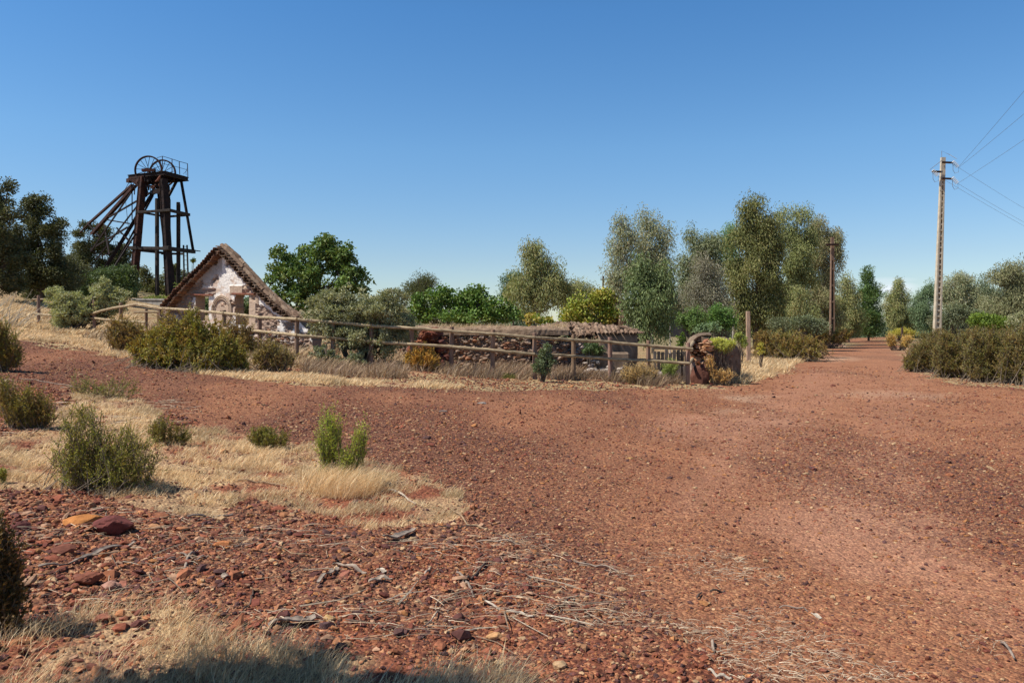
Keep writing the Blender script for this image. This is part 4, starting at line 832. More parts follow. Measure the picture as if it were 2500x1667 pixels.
# dry grass growing on the wall top
r_ = np.random.default_rng(77); n_ = 2600; f = r_.random(n_); q = np.array([np.interp(f*3, [0, 1, 2, 3], [p_[k] for p_ in wp]) for k in (0, 1)]).T
Pq = np.stack([q[:, 0], q[:, 1]+r_.normal(0, .12, n_), np.full(n_, ztop-.06)], 1); kk = fbm(q[:, 0]*1.3, q[:, 0]*0, 3, 5) > .42; Pq = Pq[kk]
Vv, Ff, Cc = blades(Pq, r_.uniform(.05, .22, len(Pq)), np.full(len(Pq), .010), .2, (.5, 0), STRAW[r_.integers(0, len(STRAW), len(Pq))]*.85, 7)
tag(mesh_np('dry_grass', Vv, Ff, M['grass'], None, Cc), 'straw coloured grass sprouting along the top of the stone wall', 'dry grass', kind='stuff')
# red rock heap at its left end
b = A(985, 848, 22.6); r_ = np.random.default_rng(12); n_ = 420
hz = r_.random(n_)**.8; Pq = np.stack([b[0]+r_.normal(0, .24, n_)*(1.25-.8*hz), b[1]+r_.normal(0, .18, n_)*(1.2-.8*hz), Hs(b[0], b[1])+hz*.98], 1)
Vv, Ff, Cc = stones(Pq, .075*np.exp(r_.normal(0, .4, n_)), .7, .36, ICO1, None, 12, np.array([(.22, .075, .045), (.17, .06, .04), (.30, .12, .06), (.13, .05, .04)]))
tag(mesh_np('rock_heap', Vv, Ff, M['stone'], None, Cc), 'heap of dark red rocks at the left end of the stone wall', 'rock heap')
# collapsed tiled roof: a sagging bed covered in broken tiles and stones
ct = thing('collapsed_roof', 'sagging heap of broken roof tiles beyond the stone wall', 'collapsed roof', A(1290, 840, 25.2))
mb = MB(); rr_ = random.Random(6); vs = []; fs = []; nu, nv_ = 36, 10
def crz(f): return np.interp(f, [0, .15, .35, .5, .62, .8, 1], [753, 750, 743, 747, 744, 753, 757])
for i in range(nu+1):
    f = i/nu; u = 1215+f*245
    for j in range(nv_+1):
        g_ = j/nv_; d = 24.0+g_*1.8; vtop = float(crz(f)); pt = A(u, vtop+4, 25.8); zt_ = pt[2]; z = zt_-.0-(1-g_)**1.3*.30+.05*(fbm(i*.5, j*.5, 3, 9)-.5)
        vs.append((A(u, 800, d)[0], d, z))
fs = [(i*(nv_+1)+j, (i+1)*(nv_+1)+j, (i+1)*(nv_+1)+j+1, i*(nv_+1)+j+1) for i in range(nu) for j in range(nv_)]
mb.add(vs, fs); mb.build('roof_bed', M['wallmortar'], ct)
tm = MB()
for _ in range(620):
    i = rr_.randrange(nu*(nv_+1)); q = Vector(vs[i])+Vector((rr_.uniform(0, .08), rr_.uniform(-.08, .08), rr_.uniform(0, .05)))
    yaw = rr_.gauss(1.57, .5); ax = Vector((math.cos(yaw)*.8, -math.sin(yaw), -.25+rr_.gauss(0, .25))); tile(tm, q, ax, Vector((0, 0, 1)) if rr_.random() < .75 else Vector((.3, 0, -1)), rr_.uniform(.18, .36), .07, gcol(), n_=5)
tm.build('broken_tiles', M['tile'], ct)
# walls under it and the spilled stones
rubble('x', [A(1300, 838, 24.3), A(1345, 838, 24.1), A(1400, 838, 24.4)], lambda f: 1.0-.25*f, .5, '', '', .13, [(.26, .2, .17), (.33, .26, .22), (.2, .15, .12), (.4, .34, .3)], seed=9, parent=ct)
# rounded plastered wall with tiled top
rw = thing('rounded_wall', 'grey streaked rendered wall with rounded corner under roof tiles', 'ruined wall', A(1430, 850, 23.9))
vs = []; fs = []; P2 = []
cA = A(1452, 845, 24.2)
for i in range(9): P2.append(Vector((A(1372, 800, 24)[0]+i*(A(1445, 800, 24)[0]-A(1372, 800, 24)[0])/8, 23.75, 0)))
c0 = Vector((P2[-1].x, 24.0, 0))
for i in range(1, 9): a = math.pi*.5*i/8; P2.append(Vector((c0.x+math.sin(a)*.25, 24.0-math.cos(a)*.25, 0)))
P2.append(Vector((c0.x+.25, 25.6, 0)))
zt_ = A(1430, 766, 23.8)[2]; n_ = len(P2)
for p_ in P2:
    for k in range(9):
        zb = -.25; vs.append((p_.x+.01*math.sin(k*5+p_.x*9), p_.y+.015*math.sin(k*3.1+p_.x*7), zb+(zt_-zb)*k/8))
for i in range(n_-1):
    for k in range(8): fs.append((i*9+k, (i+1)*9+k, (i+1)*9+k+1, i*9+k+1))
m_ = MB(); m_.add(vs, fs); o = m_.build('wall', M['render'], rw, smooth=True); sm = o.modifiers.new('s', 'SOLIDIFY'); sm.thickness = .3; sm.offset = -1
tm = MB()
for i in range(n_-1):
    a, b = P2[i], P2[i+1]; k = max(1, int((b-a).length/.09))
    for j in range(k):
        q = a.lerp(b, j/k); d = (b-a).normalized(); nr = Vector((d.y, -d.x, 0))
        for row in range(3): tile(tm, Vector((q.x, q.y, zt_+.03+row*.06))-nr*(row*.22-.02)+Vector((0, 0, random.uniform(-.01, .02))), nr-Vector((0, 0, .25))+d*random.uniform(-.15, .15), Vector((0, 0, 1)), .3, .055, gcol(), n_=5)
tm.build('roof_tiles', M['tile'], rw)
mb = MB(); mb.box((A(1405, 852, 23.3)[0], 23.3, A(1405, 852, 23.3)[2]+.15), (.5, .22, .4)); o = mb.build('buttress', M['render'], rw, bevel=.05)
plant('wall_bush', 'dark green bush against the streaked rendered wall', 'bush', 'bush', 23.0, [(1362, 800, 22, 16), (1350, 806, 14, 10), (1376, 806, 12, 10)], part=('stems', 'foliage'), stems=4, ls=.6)
# scattered loose stones before the rounded wall
lb = [(1360, 846, 5), (1392, 838, 5), (1425, 838, 6), (1478, 845, 9), (1500, 850, 12), (1520, 846, 8), (1350, 835, 8)]
r_ = np.random.default_rng(14); Pq, Rq = [], []
for u, v, rad in lb:
    for _ in range(9): q = A(u+r_.normal(0, rad), v+r_.normal(0, 3), 22.8+r_.uniform(-.2, .4)); q[2] = Hs(q[0], q[1])+abs(r_.normal(0, .13))+.05; Pq.append(q); Rq.append(.09*math.exp(r_.normal(0, .3)))
Vv, Ff, Cc = stones(np.array(Pq), np.array(Rq), .6, .25, ICO1, None, 15, np.array([(.42, .38, .36), (.30, .26, .24), (.5, .44, .38)]))
tag(mesh_np('loose_stones', Vv, Ff, M['stone'], None, Cc), 'pale tumbled stones before the rounded rendered wall', 'stones', kind='stuff')

# ================================================================== stone vault at the end of the fence
vt = thing('stone_vault', 'cement crusted stone vault ruin beside the last fence post', 'vault ruin', A(1640, 872, 23.2))
def vpt(s_, a, r, hgt): pass
va0 = Vector(A(1604, 870, 23.0)); vb0 = Vector(A(1676, 855, 24.6)); va0.z = Hs(va0.x, va0.y); vb0.z = Hs(vb0.x, vb0.y); vd = (vb0-va0); VL = vd.length; vd.z = 0; vd.normalize(); vn = Vector((vd.y, -vd.x, 0))
VH = A(1640, 771, 23.6)[2]-va0.z
def vprof(t, th=0):                                     # t 0..1 over the arch from viewer side to far side
    a = math.pi*t; w_ = .36-th; return (vn*(math.cos(a)*w_*(1+.0)), (VH-.42-(.0))*1.0+math.sin(a)*(.42-th) if 0 < t < 1 else 0)
vs = []; fs = []; NL, NT = 26, 26; rr_ = random.Random(9)
ts = [(-1, 0)]+[(None, 0)]
def ppt(i, j, th):
    f = i/NL; sag = float(np.interp(f, [0, .3, .6, .85, 1], [0, 0, .02, .06, .2])); base_z = va0.z+(vb0.z-va0.z)*f; hh = VH-sag
    # j 0..NT: up the front, over the top, down the back
    if j < 8: off = .36-th; z = (hh-.42)*j/8; nn = off
    elif j > NT-8: nn = -(.36-th); z = (hh-.42)*(NT-j)/8
    else: a = math.pi*(j-8)/(NT-16); nn = math.cos(a)*(.36-th); z = hh-.42+math.sin(a)*(.42-th)
    q = va0+vd*(VL*f)+vn*(nn+.05*(vnoise(i*.6, j*.6, 3)-.5)); return Vector((q.x, q.y, base_z-.1+z+.1+.06*(vnoise(i*.7, j*.7, 4)-.5)*(j > 0)))
for i in range(NL+1):
    for j in range(NT+1): vs.append(ppt(i, j, 0))
b_ = len(vs)
for i in range(NL+1):
    for j in range(NT+1): vs.append(ppt(i, j, .13))
for i in range(NL):
    for j in range(NT):
        if 2 < j < 6 and vnoise(i*.35, j*.5, 8) > .72 and i < 16: continue
        q = (i*(NT+1)+j, (i+1)*(NT+1)+j, (i+1)*(NT+1)+j+1, i*(NT+1)+j+1); fs.append(q[::-1]); fs.append(tuple(k+b_ for k in q))
for i0, sgn in ((0, 1), (NL, -1)):
    for j in range(NT): a = i0*(NT+1)+j; q = (a, a+1, a+1+b_, a+b_); fs.append(q if sgn > 0 else q[::-1])
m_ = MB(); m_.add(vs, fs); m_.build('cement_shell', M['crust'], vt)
r_ = np.random.default_rng(21); Pq, Rq = [], []
for i in range(15):                                      # stacked flat stones of the broken end
    z = .28+(VH-.42)*i/14
    for k in range(4):
        q = va0+vd*(r_.uniform(-.06, .05))+vn*(-.17+.16*k+r_.normal(0, .03)); Pq.append((q.x+(.05*math.sin(i*1.9)), q.y, q.z+z+r_.normal(0, .012))); Rq.append(.085*math.exp(r_.normal(0, .28)))
for i in range(150):
    f = r_.random()**1.3*.75; q = va0+vd*(VL*f)+vn*r_.uniform(.31, .36); Pq.append((q.x, q.y, q.z+r_.random()*(VH-.5))); Rq.append(.06*math.exp(r_.normal(0, .3)))
Vv, Ff, Cc = stones(np.array(Pq), np.array(Rq), .50, .30, ICO1, None, 22, np.array([(.56, .28, .13), (.46, .21, .11), (.62, .39, .23), (.36, .16, .09), (.52, .34, .23)]))
mesh_np('stonework', Vv, Ff, M['stone'], vt, Cc)
# cement hook left of the end: remnant of the arch springing to the left
hk = [Vector(A(*q_)) for q_ in ((1589, 806, 22.9), (1587, 797, 22.9), (1588, 788, 22.9), (1592, 780, 22.95), (1599, 774, 23.0), (1608, 770.5, 23.05), (1620, 769, 23.15), (1632, 769.5, 23.3))]
vs = []; fs = []
for i_, q_ in enumerate(hk):
    d_ = (hk[min(i_+1, len(hk)-1)]-hk[max(i_-1, 0)]).normalized(); up_ = Vector((-d_.z, 0, d_.x)).normalized(); w_ = .055+.03*vnoise(i_*.9, 1.0, 4)
    for a_ in range(8):
        t_a = 2*math.pi*a_/8; vs.append(q_+up_*math.sin(t_a)*w_+Vector((0, 1, 0))*(math.cos(t_a)*.26+.15)+Vector((0, 0, .02*(vnoise(i_*1.3, a_*1.1, 5)-.5))))
for i_ in range(len(hk)-1):
    for k in range(8): fs.append((i_*8+k, i_*8+(k+1) % 8, (i_+1)*8+(k+1) % 8, (i_+1)*8+k))
fs += [tuple(range(8))[::-1], tuple((len(hk)-1)*8+k for k in range(8))]
mb = MB(); mb.add(vs, fs); mb.build('arch_remnant', M['render'], vt)
def boulder(name, pos, r3, label, cat='boulder', col=(.3, .12, .07), seed=1, group=None, amp=.30, sub=ICO3, rot=0):
    v, f = sub; r_ = np.random.default_rng(seed); s1 = r_.uniform(0, 50, 3)
    d_ = fbm(v[:, 0]*1.3+s1[0]+v[:, 2], v[:, 1]*1.3+s1[1]-v[:, 2]*.7, 3, seed)-.5; d2 = fbm(v[:, 0]*4+s1[2], v[:, 1]*4+v[:, 2]*4, 3, seed+1)-.5
    w = v*(1+amp*2*d_+amp*1.0*d2)[:, None]
    for _ in range(14):                                  # flat broken facets
        n__ = r_.normal(0, 1, 3); n__ /= np.linalg.norm(n__); k_ = r_.uniform(.62, .9); dt = w@n__; w = w-np.maximum(dt-k_, 0)[:, None]*n__*.97
    w = w*np.array(r3); c_, s_ = math.cos(rot), math.sin(rot); w = np.stack([w[:, 0]*c_-w[:, 1]*s_, w[:, 0]*s_+w[:, 1]*c_, w[:, 2]], 1)
    cc = np.array(col)[None]*(.8+.5*fbm(v[f].mean(1)[:, 0]*3+s1[0], v[f].mean(1)[:, 1]*3+v[f].mean(1)[:, 2]*3, 3, 5))[:, None]
    return tag(mesh_np(name, w+np.array(pos), f, M['stone'], None, cc), label, cat, group)
q = A(1606, 862, 22.35); boulder('boulder', (q[0], q[1], Hs(q[0], q[1])+.20), (.24, .20, .46), 'dark rust red boulder leaning at the foot of the vault', col=(.13, .055, .038), seed=3)
q = A(1592, 850, 22.6); boulder('boulder', (q[0], q[1], Hs(q[0], q[1])+.25), (.13, .16, .36), 'upright grey pink stone behind the last fence post', col=(.34, .24, .19), seed=4)
# weathered vertical boards and dark opening left of the vault
bt = thing('board_fence', 'dark weathered upright boards in the pit left of the vault', 'boards', A(1555, 870, 23.2)); rr_ = random.Random(11)
for i, u in enumerate(range(1504, 1592, 9)):
    mb = MB(); a = Vector(A(u, 806+rr_.uniform(-4, 6), 23.6+rr_.uniform(-.03, .03))); tn = rr_.uniform(.07, .22); mb.bar(a, Vector((a.x+rr_.uniform(-.02, .02), a.y, Hs(a.x, a.y)-.1)), .088, .04, (1, 0, 0), (tn, tn*.86, tn*.74)); mb.build('board', M['wood'], bt)
for u in (1545, 1560, 1573):
    mb = MB(); a = Vector(A(u, 842+rr_.uniform(-2, 2), 22.9)); mb.bar(a, Vector((a.x, a.y, Hs(a.x, a.y)-.1)), .10, .04, (1, 0, 0), (.20, .17, .15)); mb.build('board', M['wood'], bt)
mb = MB(); mb.bar(A(1500, 800, 23.7), A(1590, 802, 23.7), .05, .10, (0, 0, 1), (.16, .12, .09)); mb.build('capping', M['wood'], bt)
shrub('weed', 'grey green leafy weed in front of the upright boards', 'weed', [(1540, 842, 18, 16), (1530, 850, 14, 12)], (1535, 862), 50, 12, 8, .05, .02, [(.13, .15, .075), (.10, .13, .05)], D=22.2, sprig=(.08, .18))
shrub('euphorbia_shrub', 'yellow green shrub on bare stems in front of the stone vault', 'shrub', [(1657, 791, 24, 10), (1645, 786, 14, 8), (1676, 795, 14, 11), (1662, 803, 20, 7)], (1655, 862), 110, 7, 11, .045, .014, [(.23, .25, .085), (.19, .21, .07), (.27, .28, .11)], D=22.9, sprig=(.08, .16), leafy=.88, up=.8, r0=.007)
shrub('weed', 'brown dead bush at the foot of the yellow green shrub', 'weed', [(1662, 862, 26, 12), (1640, 866, 16, 9), (1630, 836, 10, 18)], (1650, 878), 90, 8, 5, .05, .014, [(.26, .18, .10), (.20, .14, .085), (.30, .19, .09)], D=22.3, sprig=(.08, .2), r0=.007)
shrub('heath_bush', 'tall brown wiry weeds by the fence left of its last post', 'weed', [(1480, 855, 34, 22), (1450, 860, 30, 18)], (1475, 882), 150, 9, 5, .05, .012, [(.26, .19, .12), (.20, .15, .10)], D=21.0, sprig=(.10, .22), r0=.007)
plant('wall_bush', 'bright lime sprig beside the arch remnant', 'bush', 'lime', 24.5, [(1565, 780, 11, 14), (1563, 792, 9, 8)], part=('stems', 'foliage'), stems=3, ls=.7)
for (u_, v_, n_t, r_t, l1, lab_t) in ((1645, 874, 500, .30, .42, 'straw weeds under the yellow green shrub by the vault'), (1680, 868, 600, .32, .40, 'straw tuft at the right foot of the stone vault'), (1625, 878, 260, .18, .30, 'small straw tuft beside the dark rust red boulder')):
    tuft(u_, v_, n_t, r_t, .12, l1, .009, lab_t, pal=np.concatenate([BROWNG, STRAW*.8]), seed=int(u_), group='straw tufts around the vault')
# wooden stake
mb = MB(); a = Vector(A(1718, 715, 35)); mb.bar(a, Vector((a.x+.03, a.y, Hs(a.x, a.y)-.1)), .17, .12, (1, 0, 0), (.50, .36, .26)); tag(mb.build('wooden_post', M['wood'], bevel=.012), 'single tall squared timber post standing in the dry grass', 'post')
mb = MB(); a = Vector(A(2072, 752, 60)); mb.bar(a, Vector((a.x, a.y, Hs(a.x, a.y)-.1)), .14, .12, (1, 0, 0), (.12, .085, .06)); tag(mb.build('wooden_stake', M['wood'], bevel=.012), 'short dark stake on the right edge of the road', 'stake')
mb = MB(); mb.tube([G(1688, 874), G(1715, 873)], .03, 6, col=(.3, .26, .22)); tag(mb.build('plank', M['wood']), 'thin plank lying in the grass at the edge of the road', 'plank')
# ================================================================== ruined little house behind with ivy
rh = thing('ruined_house', 'small ruined house with tiled gable half buried in ivy', 'ruined house', A(1415, 750, 38)); d0 = 38
mb = MB()
x0, x1 = A(1421, 0, d0)[0], A(1432, 0, d0)[0]; zb = Hs(x1, d0)-.1; ze = A(1430, 707, d0)[2]
mb.box(((x0+x1)/2, d0, (zb+ze)/2), ((x1-x0)/2, .25, (ze-zb)/2), None, (.55, .38, .30)); mb.build('pier', M['plaster'], rh, bevel=.03)
mb = MB(); x2 = A(1452, 0, d0+3)[0]; mb.bar((x1-.01, d0+.2, (zb+ze)/2), (x2, d0+3.5, (zb+ze)/2), ze-zb, .3, (0, 0, 1), (.36, .26, .2)); mb.build('side_wall', M['plaster'], rh)
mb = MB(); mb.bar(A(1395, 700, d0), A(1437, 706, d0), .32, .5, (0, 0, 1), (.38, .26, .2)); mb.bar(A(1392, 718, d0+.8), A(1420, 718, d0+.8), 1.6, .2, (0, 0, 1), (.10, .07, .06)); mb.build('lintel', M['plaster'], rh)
mb = MB(); a, b = Vector(A(1388, 668, d0)), Vector(A(1437, 700, d0)); mb.bar(a+Vector((0, 1.2, -.05)), b+Vector((0, 1.2, -.05)), 3.0, .12, (0, 1, 0), (.3, .2, .15))
c, d = Vector(A(1388, 668, d0)), Vector(A(1335, 702, d0)); mb.bar(c+Vector((0, 1.2, -.05)), d+Vector((0, 1.2, -.05)), 3.0, .12, (0, 1, 0), (.3, .2, .15))
mb.add([Vector(A(1388, 672, d0)), Vector(A(1430, 700, d0)), Vector(A(1345, 700, d0))], [(0, 2, 1)], (.3, .22, .17)); mb.build('roof_bed', M['plaster'], rh)
tm = MB()
for i in range(16):
    q = a.lerp(b, (i+.5)/16)
    for k in range(3): tile(tm, q+Vector((0, .05+k*.45, .06)), Vector((0, 1, 0))+Vector((random.uniform(-.1, .1), 0, 0)), Vector((.5, 0, 1)), .5, .095, gcol(), n_=5)
    q = c.lerp(d, (i+.5)/16); tile(tm, q+Vector((0, .05, .06)), Vector((0, 1, 0)), Vector((-.5, 0, 1)), .5, .095, gcol(), n_=5)
tm.build('roof_tiles', M['tile'], rh)
plant('ivy', 'sunlit yellow green ivy smothering the small ruined house', 'ivy', 'ivy', 37.2, [(1330, 712, 42, 26), (1370, 695, 38, 26), (1390, 715, 28, 30), (1310, 725, 28, 18), (1385, 680, 20, 12), (1405, 690, 14, 12), (1350, 735, 45, 14)], base=1370, part=('stems', 'foliage'), stems=6, ls=.8, depth=.5)
plant('ivy', 'low round yellow green ivy clump on the wall top', 'ivy', 'ivy', 30, [(1240, 732, 22, 12), (1262, 736, 14, 10)], part=('stems', 'foliage'), stems=3, ls=.7)
plant('ivy', 'pale yellowing creeper between the fig thicket and the ivy clump', 'ivy', 'ivy', 30.5, [(1218, 730, 14, 13)], part=('stems', 'foliage'), stems=3, ls=.7, pal=[(.28, .22, .05), (.24, .17, .06), (.18, .17, .04)])
# distant utility pole seen over its roof
mb = MB(); mb.tube([A(1385, 700, 80), A(1385.5, 634, 80)], .10, 8); mb.bar(A(1379, 642, 80), A(1391, 642, 80), .1, .1); tag(mb.build('utility_pole', M['bark']), 'distant thin pole with short crossarm above the small ruined house', 'utility pole')
# dark shed among the trees
sh = thing('dark_shed', 'dark grey metal shed half hidden between the eucalyptus trees', 'shed', A(1550, 765, 46)); mb = MB(); c = Vector(A(1547, 752, 47)); mb.box(c, (.75, .8, .55)); mb.build('wall', M['dark'], sh)
mb = MB(); mb.box(c+Vector((0, 0, .59)), (.83, .88, .04)); mb.build('roof', M['dark'], sh)
mb = MB(); a = Vector(A(1539, 738, 45)); mb.tube([a, Vector((a.x, a.y, Hs(a.x, a.y)-.1))], .035, 6); tag(mb.build('thin_pole', M['ceramic']), 'thin white pole standing before the dark shed', 'pole')
# ================================================================== concrete electricity poles
def lattice(name, label, base, top, d, wb, wt, nr, matn, dp=.22, solid_top=.12, back=True):
    t = thing(name, label, 'electricity pole', base); a, b = Vector(base), Vector(top); ax = (b-a).normalized(); sx_ = Vector((1, 0, 0)); sx_ = (sx_-ax*sx_.dot(ax)).normalized(); ny_ = ax.cross(sx_)
    mb = MB(); L = (b-a).length; N_ = 16
    for s_ in (-1, 1):
        for i in range(N_):
            f0, f1 = i/N_, (i+1)/N_; w0, w1 = wb+(wt-wb)*f0, wb+(wt-wb)*f1; mb.bar(a+ax*L*f0+sx_*s_*(w0/2), a+ax*L*f1+sx_*s_*(w1/2), .085, dp*(1-.35*f0), sx_)
    for i in range(nr):
        f = (i+.5)/nr*(1-solid_top); w = wb+(wt-wb)*f; mb.bar(a+ax*L*f-sx_*w/2, a+ax*L*f+sx_*w/2, .10 if nr > 10 else .16, dp*.85*(1-.35*f), ax)
    if back:
        for i in range(N_): f0, f1 = i/N_, (i+1)/N_; mb.bar(a+ax*L*f0+ny_*dp*.3, a+ax*L*f1+ny_*dp*.3, (wb+(wt-wb)*f0), .05, sx_)
    mb.bar(a+ax*L*(1-solid_top), b, wt+.06, dp*.68, sx_); mb.build('shaft', M[matn], t); return t, ax, sx_, ny_
PD = 42
pb = A(2150, 800, PD); pb[2] = Hs(pb[0], pb[1]); ptp = A(2166, 362, PD)
pt_, ax, sx_, ny_ = lattice('electricity_pole', 'tall pale concrete ladder style electricity pole leaning right', pb, ptp, PD, .30, .13, 31, 'concrete')
INS = []
for (u0, v0, u1, v1) in ((2164, 373, 2188, 374), (2164, 395, 2142, 394), (2164, 410, 2187, 411)):
    mb = MB(); a, b = Vector(A(u0, v0, PD-.15)), Vector(A(u1, v1, PD-.15)); mb.bar(a, b, .09, .08, (0, 0, 1)); o = mb.build('crossarm', M['iron'], pt_)
    s_ = 1; mb = MB(); pts = [b+Vector((0, 0, .06)), b+Vector((.16, -.05, -.14)), b+Vector((.24, -.1, -.26))]
    for i in range(5):
        f = i/5; q = pts[0].lerp(pts[2], f); q2 = pts[0].lerp(pts[2], f+.09); mb.tube([q, q2], [.07, .12], 10)
    mb.build('insulator', M['ceramic'], pt_); INS.append(pts[2])
    mb = MB(); mb.tube([pts[0]+Vector((.02, 0, -.1)), pts[0]+Vector((.02, 0, -.45)), pts[0]+Vector((.12, 0, -.62)), pts[2]+Vector((.02, 0, -.25)), pts[2]], .012, 5); mb.build('jumper', M['wire'], pt_)
mb = MB(); mb.tube([A(2163, 405, PD-.2), A(2163, 347, PD-.2), A(2182, 356, PD-.4), A(2197, 365, PD-.8)], .014, 5); mb.tube([A(2163, 369, PD-.2), A(2136, 390, PD-.2)], .014, 5); mb.build('lightning_rod', M['wire'], pt_)
def wire(p0, u1, v1, d1, ext, label, clamps=()):
    a = Vector(p0); b = Vector(AS(u1, v1, d1)); e = a+(b-a)*ext; mb = MB(); L = (e-a).length; pts = []
    for i in range(25): f = i/24; pts.append(a.lerp(e, f)-Vector((0, 0, 4*f*(1-f)*L*.004)))
    mb.tube(pts, .0065, 5)
    return tag(mb.build('power_line', M['wire']), label, 'power line')
wire(INS[0], 2472, 250, 33, 3, 'wire rising steepest to the right from the pole top'); wire(INS[0]+Vector((.05, 0, 0)), 2500, 272, 32, 3, 'wire just below the steepest one, rising to the right edge'); wire(INS[2], 2500, 335, 32, 3, 'lowest of the three wires rising right')
wire(INS[0], 2500, 502, 57, 2.5, 'uppermost of the wires dropping to the right'); wire(INS[2], 2500, 536, 57, 2.5, 'middle wire dropping to the right from the lowest insulator'); wire(INS[1], 2500, 545, 57, 2.5, 'lowest wire dropping to the right from the left insulator')
PD2 = 70
b2 = A(1911, 788, PD2); t2 = A(1912, 545, PD2)
p2, ax2, sx2, ny2 = lattice('electricity_pole', 'rust stained concrete pole with plain crossarm beside the road', b2, t2, PD2, .34, .17, 5, 'redconcrete', .3, .22, False)
mb = MB(); n_ = 12
for i in range(n_): f0, f1 = i/n_*.78, (i+1)/n_*.78; B2, T2 = Vector(b2), Vector(t2); mb.bar(B2.lerp(T2, f0)+Vector((0, .08, 0)), B2.lerp(T2, f1)+Vector((0, .08, 0)), (.34-.17*f0), .05, (1, 0, 0))
mb.build('web', M['bark'], p2)
mb = MB(); mb.bar(A(1897, 562, PD2-.25), A(1926, 562, PD2-.25), .16, .14, (0, 0, 1)); mb.build('crossarm', M['iron'], p2)
q = A(1910, 790, 69.4); r_ = np.random.default_rng(31); Pq = np.stack([q[0]+r_.normal(0, .7, 60), q[1]+r_.normal(0, .5, 60), np.zeros(60)], 1); Pq[:, 2] = H(Pq[:, 0], Pq[:, 1])+abs(r_.normal(0, .12, 60))
Vv, Ff, Cc = stones(Pq, .17*np.exp(r_.normal(0, .3, 60)), .6, .25, ICO1, None, 32, np.array([(.30, .18, .13), (.40, .28, .22), (.24, .14, .11)])); tag(mesh_np('rock_heap', Vv, Ff, M['stone'], None, Cc), 'small rock heap round the base of the rust stained pole', 'rock heap')
# ================================================================== trees
TG = 'holm oaks on the left'
plant('holm_oak', 'tall dark tree cut by the left edge', 'tree', 'oak', 40, [(-15, 450, 45, 50), (5, 520, 50, 60), (-30, 560, 70, 80), (20, 600, 60, 60), (-50, 480, 60, 70), (0, 650, 60, 45), (22, 430, 12, 18)], base=-15, group=TG)
plant('holm_oak', 'dark rounded oak with its crown above the broken fence end', 'tree', 'oak', 43, [(85, 500, 45, 48), (110, 540, 45, 50), (60, 560, 50, 55), (95, 620, 60, 60), (135, 600, 30, 50), (60, 650, 50, 40), (85, 460, 20, 16), (140, 650, 40, 40)], base=95, group=TG)
plant('holm_oak', 'broad grey green oak behind the headframe back stays', 'tree', 'oak', 78, [(210, 560, 45, 42), (255, 570, 38, 42), (185, 600, 45, 55), (240, 630, 55, 50), (280, 600, 25, 45), (230, 530, 25, 18), (290, 650, 25, 40)], base=235, group=TG, ls=1.6)
plant('holm_oak', 'lighter low oak between the dark oak and the back stays', 'tree', 'oak', 46, [(125, 640, 45, 45), (165, 650, 35, 45), (150, 615, 28, 25), (110, 670, 60, 30)], base=140, group=TG, pal=[(.085, .088, .045), (.07, .074, .034), (.10, .10, .055)])
plant('scrub', 'shady scrub under the oaks behind the thin fence', 'bush', 'bush', 52, [(60, 680, 60, 25), (200, 680, 60, 28), (290, 665, 30, 28), (180, 645, 50, 34), (255, 645, 45, 36), (120, 660, 50, 34), (295, 640, 20, 34)], part=('stems', 'foliage'), stems=14, ls=1.4)
plant('scrub', 'olive scrub on the slope seen through the headframe legs', 'bush', 'bush', 84, [(335, 650, 25, 28), (365, 660, 28, 30), (400, 640, 25, 32), (425, 650, 22, 28), (330, 625, 12, 12), (395, 615, 15, 14), (380, 690, 50, 22)], part=('stems', 'foliage'), stems=8, ls=1.8, pal=[(.085, .085, .035), (.11, .095, .042), (.065, .075, .03)])
plant('scrub', 'green undergrowth behind the low concrete wall', 'bush', 'lime', 63, [(345, 690, 18, 8), (380, 688, 25, 8), (420, 670, 18, 20)], part=('stems', 'foliage'), stems=5, ls=1.5, pal=[(.09, .12, .03), (.14, .15, .03)])
plant('fig_tree', 'big rounded bright green broadleaf tree right of the gable', 'tree', 'broad', 34, [(735, 585, 60, 42), (690, 620, 55, 50), (775, 620, 60, 50), (650, 620, 36, 40), (730, 660, 90, 50), (820, 650, 35, 35), (640, 585, 18, 18), (740, 555, 32, 18), (790, 590, 30, 28), (660, 680, 50, 40)], base=735, ls=1.15)
plant('pine_tree', 'dark low pine with bare twigs on top above the thicket', 'tree', 'pine', 62, [(965, 655, 28, 18), (945, 660, 16, 14), (985, 655, 14, 16), (960, 680, 35, 20)], base=962, ls=.7, pal=[(.075, .080, .032), (.06, .066, .026)])
mb = MB(); rr_ = random.Random(3); q0_ = Vector(A(968, 665, 61.8))
for i in range(12): e = Vector(A(968+rr_.uniform(-16, 22), 640+rr_.uniform(-10, 10), 61.8)); mb.tube([q0_, (q0_+e)/2+Vector((rr_.uniform(-.2, .2), 0, 0)), e], [.05, .035, .02], 4)
tag(mb.build('dead_branches', M['bark']), 'bare dead branches sticking out of the low pine crown', 'branches')
plant('fig_thicket', 'dense bright green fig thicket above the stone wall', 'thicket', 'vine', 30, [(1010, 690, 50, 32), (1070, 690, 55, 32), (1125, 705, 55, 30), (1165, 720, 36, 24), (985, 715, 45, 30), (1060, 725, 90, 22), (960, 700, 22, 25), (1090, 672, 30, 16), (1020, 668, 22, 14)], base=1060, part=('stems', 'foliage'), stems=10)
plant('eucalyptus_tree', 'olive green eucalyptus left of the ivy covered ruin', 'tree', 'euc', 55, [(1225, 590, 26, 32), (1245, 620, 42, 38), (1205, 640, 28, 40), (1280, 650, 30, 38), (1240, 680, 55, 40), (1215, 575, 18, 20), (1300, 670, 25, 30), (1195, 690, 40, 30)], base=1240)
